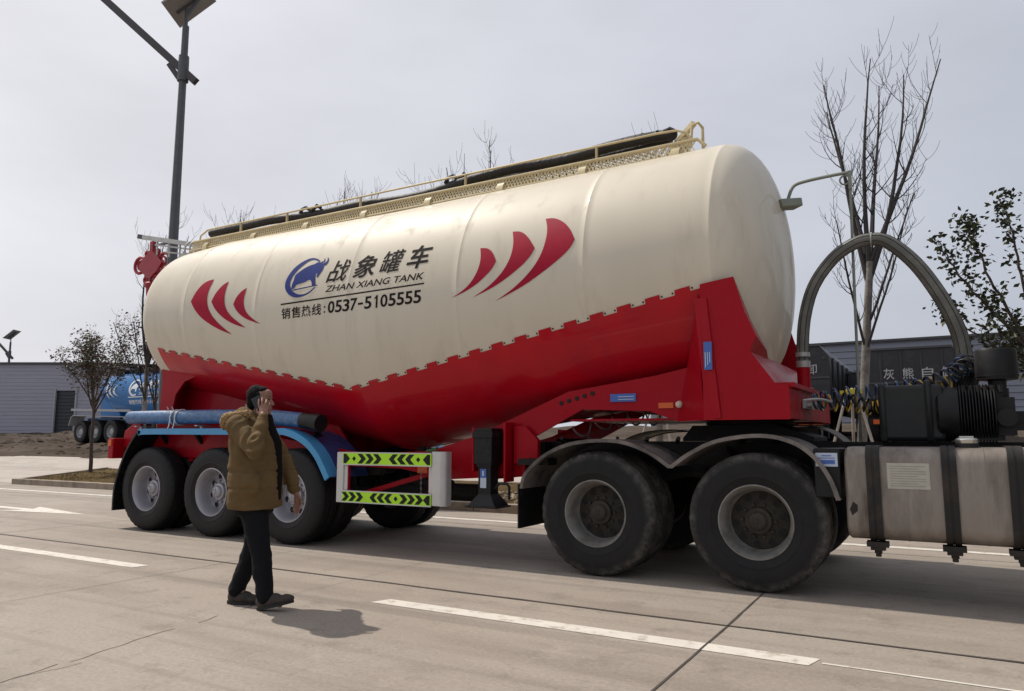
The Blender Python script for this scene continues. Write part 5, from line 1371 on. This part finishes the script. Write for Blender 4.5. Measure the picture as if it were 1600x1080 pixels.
# near hand beside the cheek
ell(mb, (.090,-.140,1.475), (.040,.018,.046), .1); cap(mb, RA[2], (.092,-.146,1.465), .029, .027)
FN0 = [[(.066,-.148,1.52),(.048,-.136,1.562),(.040,-.116,1.600)], [(.084,-.150,1.528),(.080,-.146,1.575),(.068,-.122,1.606)],
      [(.104,-.149,1.525),(.112,-.146,1.568),(.104,-.120,1.592)], [(.122,-.146,1.512),(.134,-.140,1.545),(.130,-.118,1.566)], [(.070,-.150,1.470),(.044,-.140,1.492),(.030,-.122,1.520)]]
FN = [[(p[0]-.006, p[1]+.012, p[2]-.012) for p in f] for f in FN0]
for f, r in zip(FN, (.0095,.0100,.0098,.0085,.0105)): cap(mb, f[0], f[1], r*1.1, r, 10); cap(mb, f[1], f[2], r, r*.85, 10)
# far hand, relaxed
ell(mb, (.228,.245,.800), (.028,.018,.045), .1)
for i, (dx, l) in enumerate(((.022,.072),(.008,.082),(-.007,.076),(-.020,.060))):
    a = (.228+dx*.9,.245,.765); b = (.236+dx,.238,.765-l*.5); c = (.226+dx,.228,.765-l)
    cap(mb, a, b, .0095, .009, 10); cap(mb, b, c, .009, .008, 10)
cap(mb, (.248,.238,.815), (.268,.232,.785), .011, .010, 10); cap(mb, (.268,.232,.785), (.272,.228,.757), .010, .0085, 10)
def pick(c):
    c = hi(c)
    if c.x > .095 and c.z > 1.586 and c.z < 1.596 and .022 < abs(c.y) < .044: return 2
    if c.x > .098 and 1.614 < c.z < 1.620 and .016 < abs(c.y) < .050: return 3
    if c.x > .112 and 1.502 < c.z < 1.530 and abs(c.y) < .024: return 1
    return 0
person = blob('person', mb, .0055, [M['skin'], M['lip'], M['eye'], M['brow']], None, (-4.50, 3.91, .0), radians(24), 3, None, pick); person.scale = (.965,)*3
tag(person, 'man in a khaki hooded parka walking past the trailer, phone at his ear', 'person')

mb = MB(); ell(mb, (-.022,0,1.622), (.088,.086,.100)); ell(mb, (-.035,0,1.575), (.066,.080,.085)); ell(mb, (.035,0,1.672), (.052,.062,.036)); 
for s in (-1,1): ell(mb, (.022,s*.070,1.615), (.030,.016,.040)); 
cap(mb, (-.058,0,1.52), (-.045,0,1.49), .045, .035)
mb.v = [hd(v) for v in mb.v]
blob('hair', mb, .007, [M['hair']], person, iters=3, disp=lambda c: .004*noise.noise(c*60))
def folds(c):
    v = .010*noise.noise(Vector((c.x*7, c.y*7, c.z*7)))
    if c.y < -.17 and c.z > 1.08:                             # creases of the bent sleeve run across the elbow
        e = sqrt((c.x-.12)**2+(c.z-1.28)**2)
        v += .009*math.sin(e*75+3*noise.noise(c*9))*max(0, 1-e/.34)
    else:
        for zz in (.90, 1.03, 1.16):                            # quilting seams
            v -= .009*math.exp(-((c.z-zz-.008*noise.noise(c*7))/.010)**2)
        v += .006*noise.noise(Vector((c.x*5, c.y*5, c.z*22)))
    return v
mb = MB()
loft_z(mb, [(.745,-.008,0,.190,.230),(.80,-.010,0,.193,.235),(.95,-.014,0,.192,.232),(1.10,-.020,0,.186,.228),(1.24,-.032,0,.178,.228),(1.34,-.052,0,.160,.218),(1.41,-.066,0,.135,.185),(1.46,-.050,0,.095,.115),(1.485,-.04,0,.085,.09)], 36)
for A, e in ((RA, 0), (LA, 0)):
    cap(mb, (A[0][0]+.01, A[0][1]*.82, A[0][2]-.03), A[0], .10, .088); cap(mb, A[0], A[1], .082, .066)
    d = Vector(A[1]).lerp(Vector(A[2]), .86); cap(mb, A[1], d, .066, .050)
ell(mb, (-.145,0,1.435), (.10,.165,.065), .25); ell(mb, (-.09,0,1.475), (.09,.15,.05), .35); ell(mb, (-.13,-.12,1.41),(.07,.07,.06))
for s in (-1, 1): ell(mb, (.055,s*.215,.95), (.075,.035,.10))
coat = blob('coat', mb, .010, [M['coat']], person, iters=5, disp=folds)
mb = MB(); P = curve([(-.02,-.165,1.465),(-.13,-.185,1.455),(-.235,-.10,1.435),(-.262,0,1.425),(-.235,.10,1.435),(-.13,.185,1.455),(-.02,.165,1.465)], 8)
for a, b in zip(P[:-1], P[1:]): cap(mb, a, b, .036, .036, 10)
for p in ((-.255,-.06,1.39),(-.245,-.09,1.41),(-.26,.0,1.385)): ell(mb, p, (.035,.04,.045))
blob('fur_trim', mb, .009, [M['fur']], coat, iters=2, disp=lambda c: .012*noise.noise(c*75)+.010*noise.noise(c*30))
mb = MB(); loft_z(mb, [(.80,.075,.02,.105,.085),(1.0,.075,.02,.112,.090),(1.25,.065,.02,.105,.09),(1.40,.035,.0,.075,.075),(1.475,.025,0,.066,.066)], 24)
blob('sweater', mb, .012, [M['coat_lining']], person, iters=3)
mb = MB()
for a in ((.10,-.285,1.345),): pass
cap(mb, (RA[2][0]-.003, RA[2][1]-.012, RA[2][2]-.030), (RA[2][0], RA[2][1], RA[2][2]+.002), .043, .041); blob('cuff', mb, .009, [M['coat']], coat, iters=2)
mb = MB()
loft_z(mb, [(.70,-.01,0,.125,.185),(.84,-.01,0,.13,.19),(.95,-.01,0,.12,.17)])
cap(mb, (.0,-.09,.82), (.085,-.10,.49), .108, .082); cap(mb, (.085,-.10,.49), (.150,-.10,.10), .080, .066)
cap(mb, (-.02,.09,.82), (-.04,.09,.47), .108, .082); cap(mb, (-.04,.09,.47), (-.170,.09,.11), .080, .064)
def tf(c): return .010*noise.noise(Vector((c.x*8, c.y*8, c.z*11)))+.006*noise.noise(Vector((c.x*22, c.y*22, c.z*20)))
blob('trousers', mb, .012, [M['trousers']], person, iters=4, disp=tf)
def shoe(hx, y, pitch, z0):
    mb = MB(); c, s = cos(pitch), sin(pitch)
    def R(x, z): return (hx+x*c-z*s, y, z0+x*s+z*c)
    ell(mb, R(.03,.055), (.05,.040,.055), -pitch); ell(mb, R(.11,.050), (.085,.043,.050), -pitch); ell(mb, R(.20,.038), (.075,.046,.036), -pitch); ell(mb, R(.245,.034),(.035,.038,.028), -pitch)
    cap(mb, R(.045,.09), R(.05,.13), .045, .050)
    o = blob('shoe', mb, .008, [M['shoe']], person, iters=3, disp=lambda q: .002*noise.noise(q*40))
    m2 = MB(); P = []
    for i in range(24):
        a = 2*pi*i/24; x = .125+.150*cos(a); wd = (.042 if x > .12 else .036)*sin(a)*(1.05-.1*cos(a)); P.append((x, wd))
    vs = [(R(x,0)[0], y+w_, R(x,0)[2]) for x, w_ in P]+[(R(x,.022)[0], y+w_, R(x,.022)[2]) for x, w_ in P]
    m2.add(vs, [tuple(range(24)), tuple(range(47,23,-1))]+[(i, (i+1)%24, (i+1)%24+24, i+24) for i in range(24)])
    obj('sole', m2, M['sole'], o, local=True)
shoe(.108, -.10, radians(13), .004); shoe(-.225, .09, radians(-1), .004)
# phone, held between fingers and ear
ph = MB(); u = Vector((-.42,0,.91)).normalized(); ph.bar(Vector((.060,-.100,1.470)), Vector((.060,-.100,1.470))+u*.145, .009, .070, up=u.cross(Vector((0,1,0))))
phv = [Matrix.Rotation(radians(24), 4, 'Z') @ (Vector(v)*.965)+Vector((-4.50,3.91,0)) for v in ph.v]; ph.v = [tuple(v) for v in phv]
o = obj('phone', ph, M['phone'], None, at=(-4.3,3.88,1.55), bevel=.003); tag(o, 'black phone held to the ear of the walking man', 'phone')
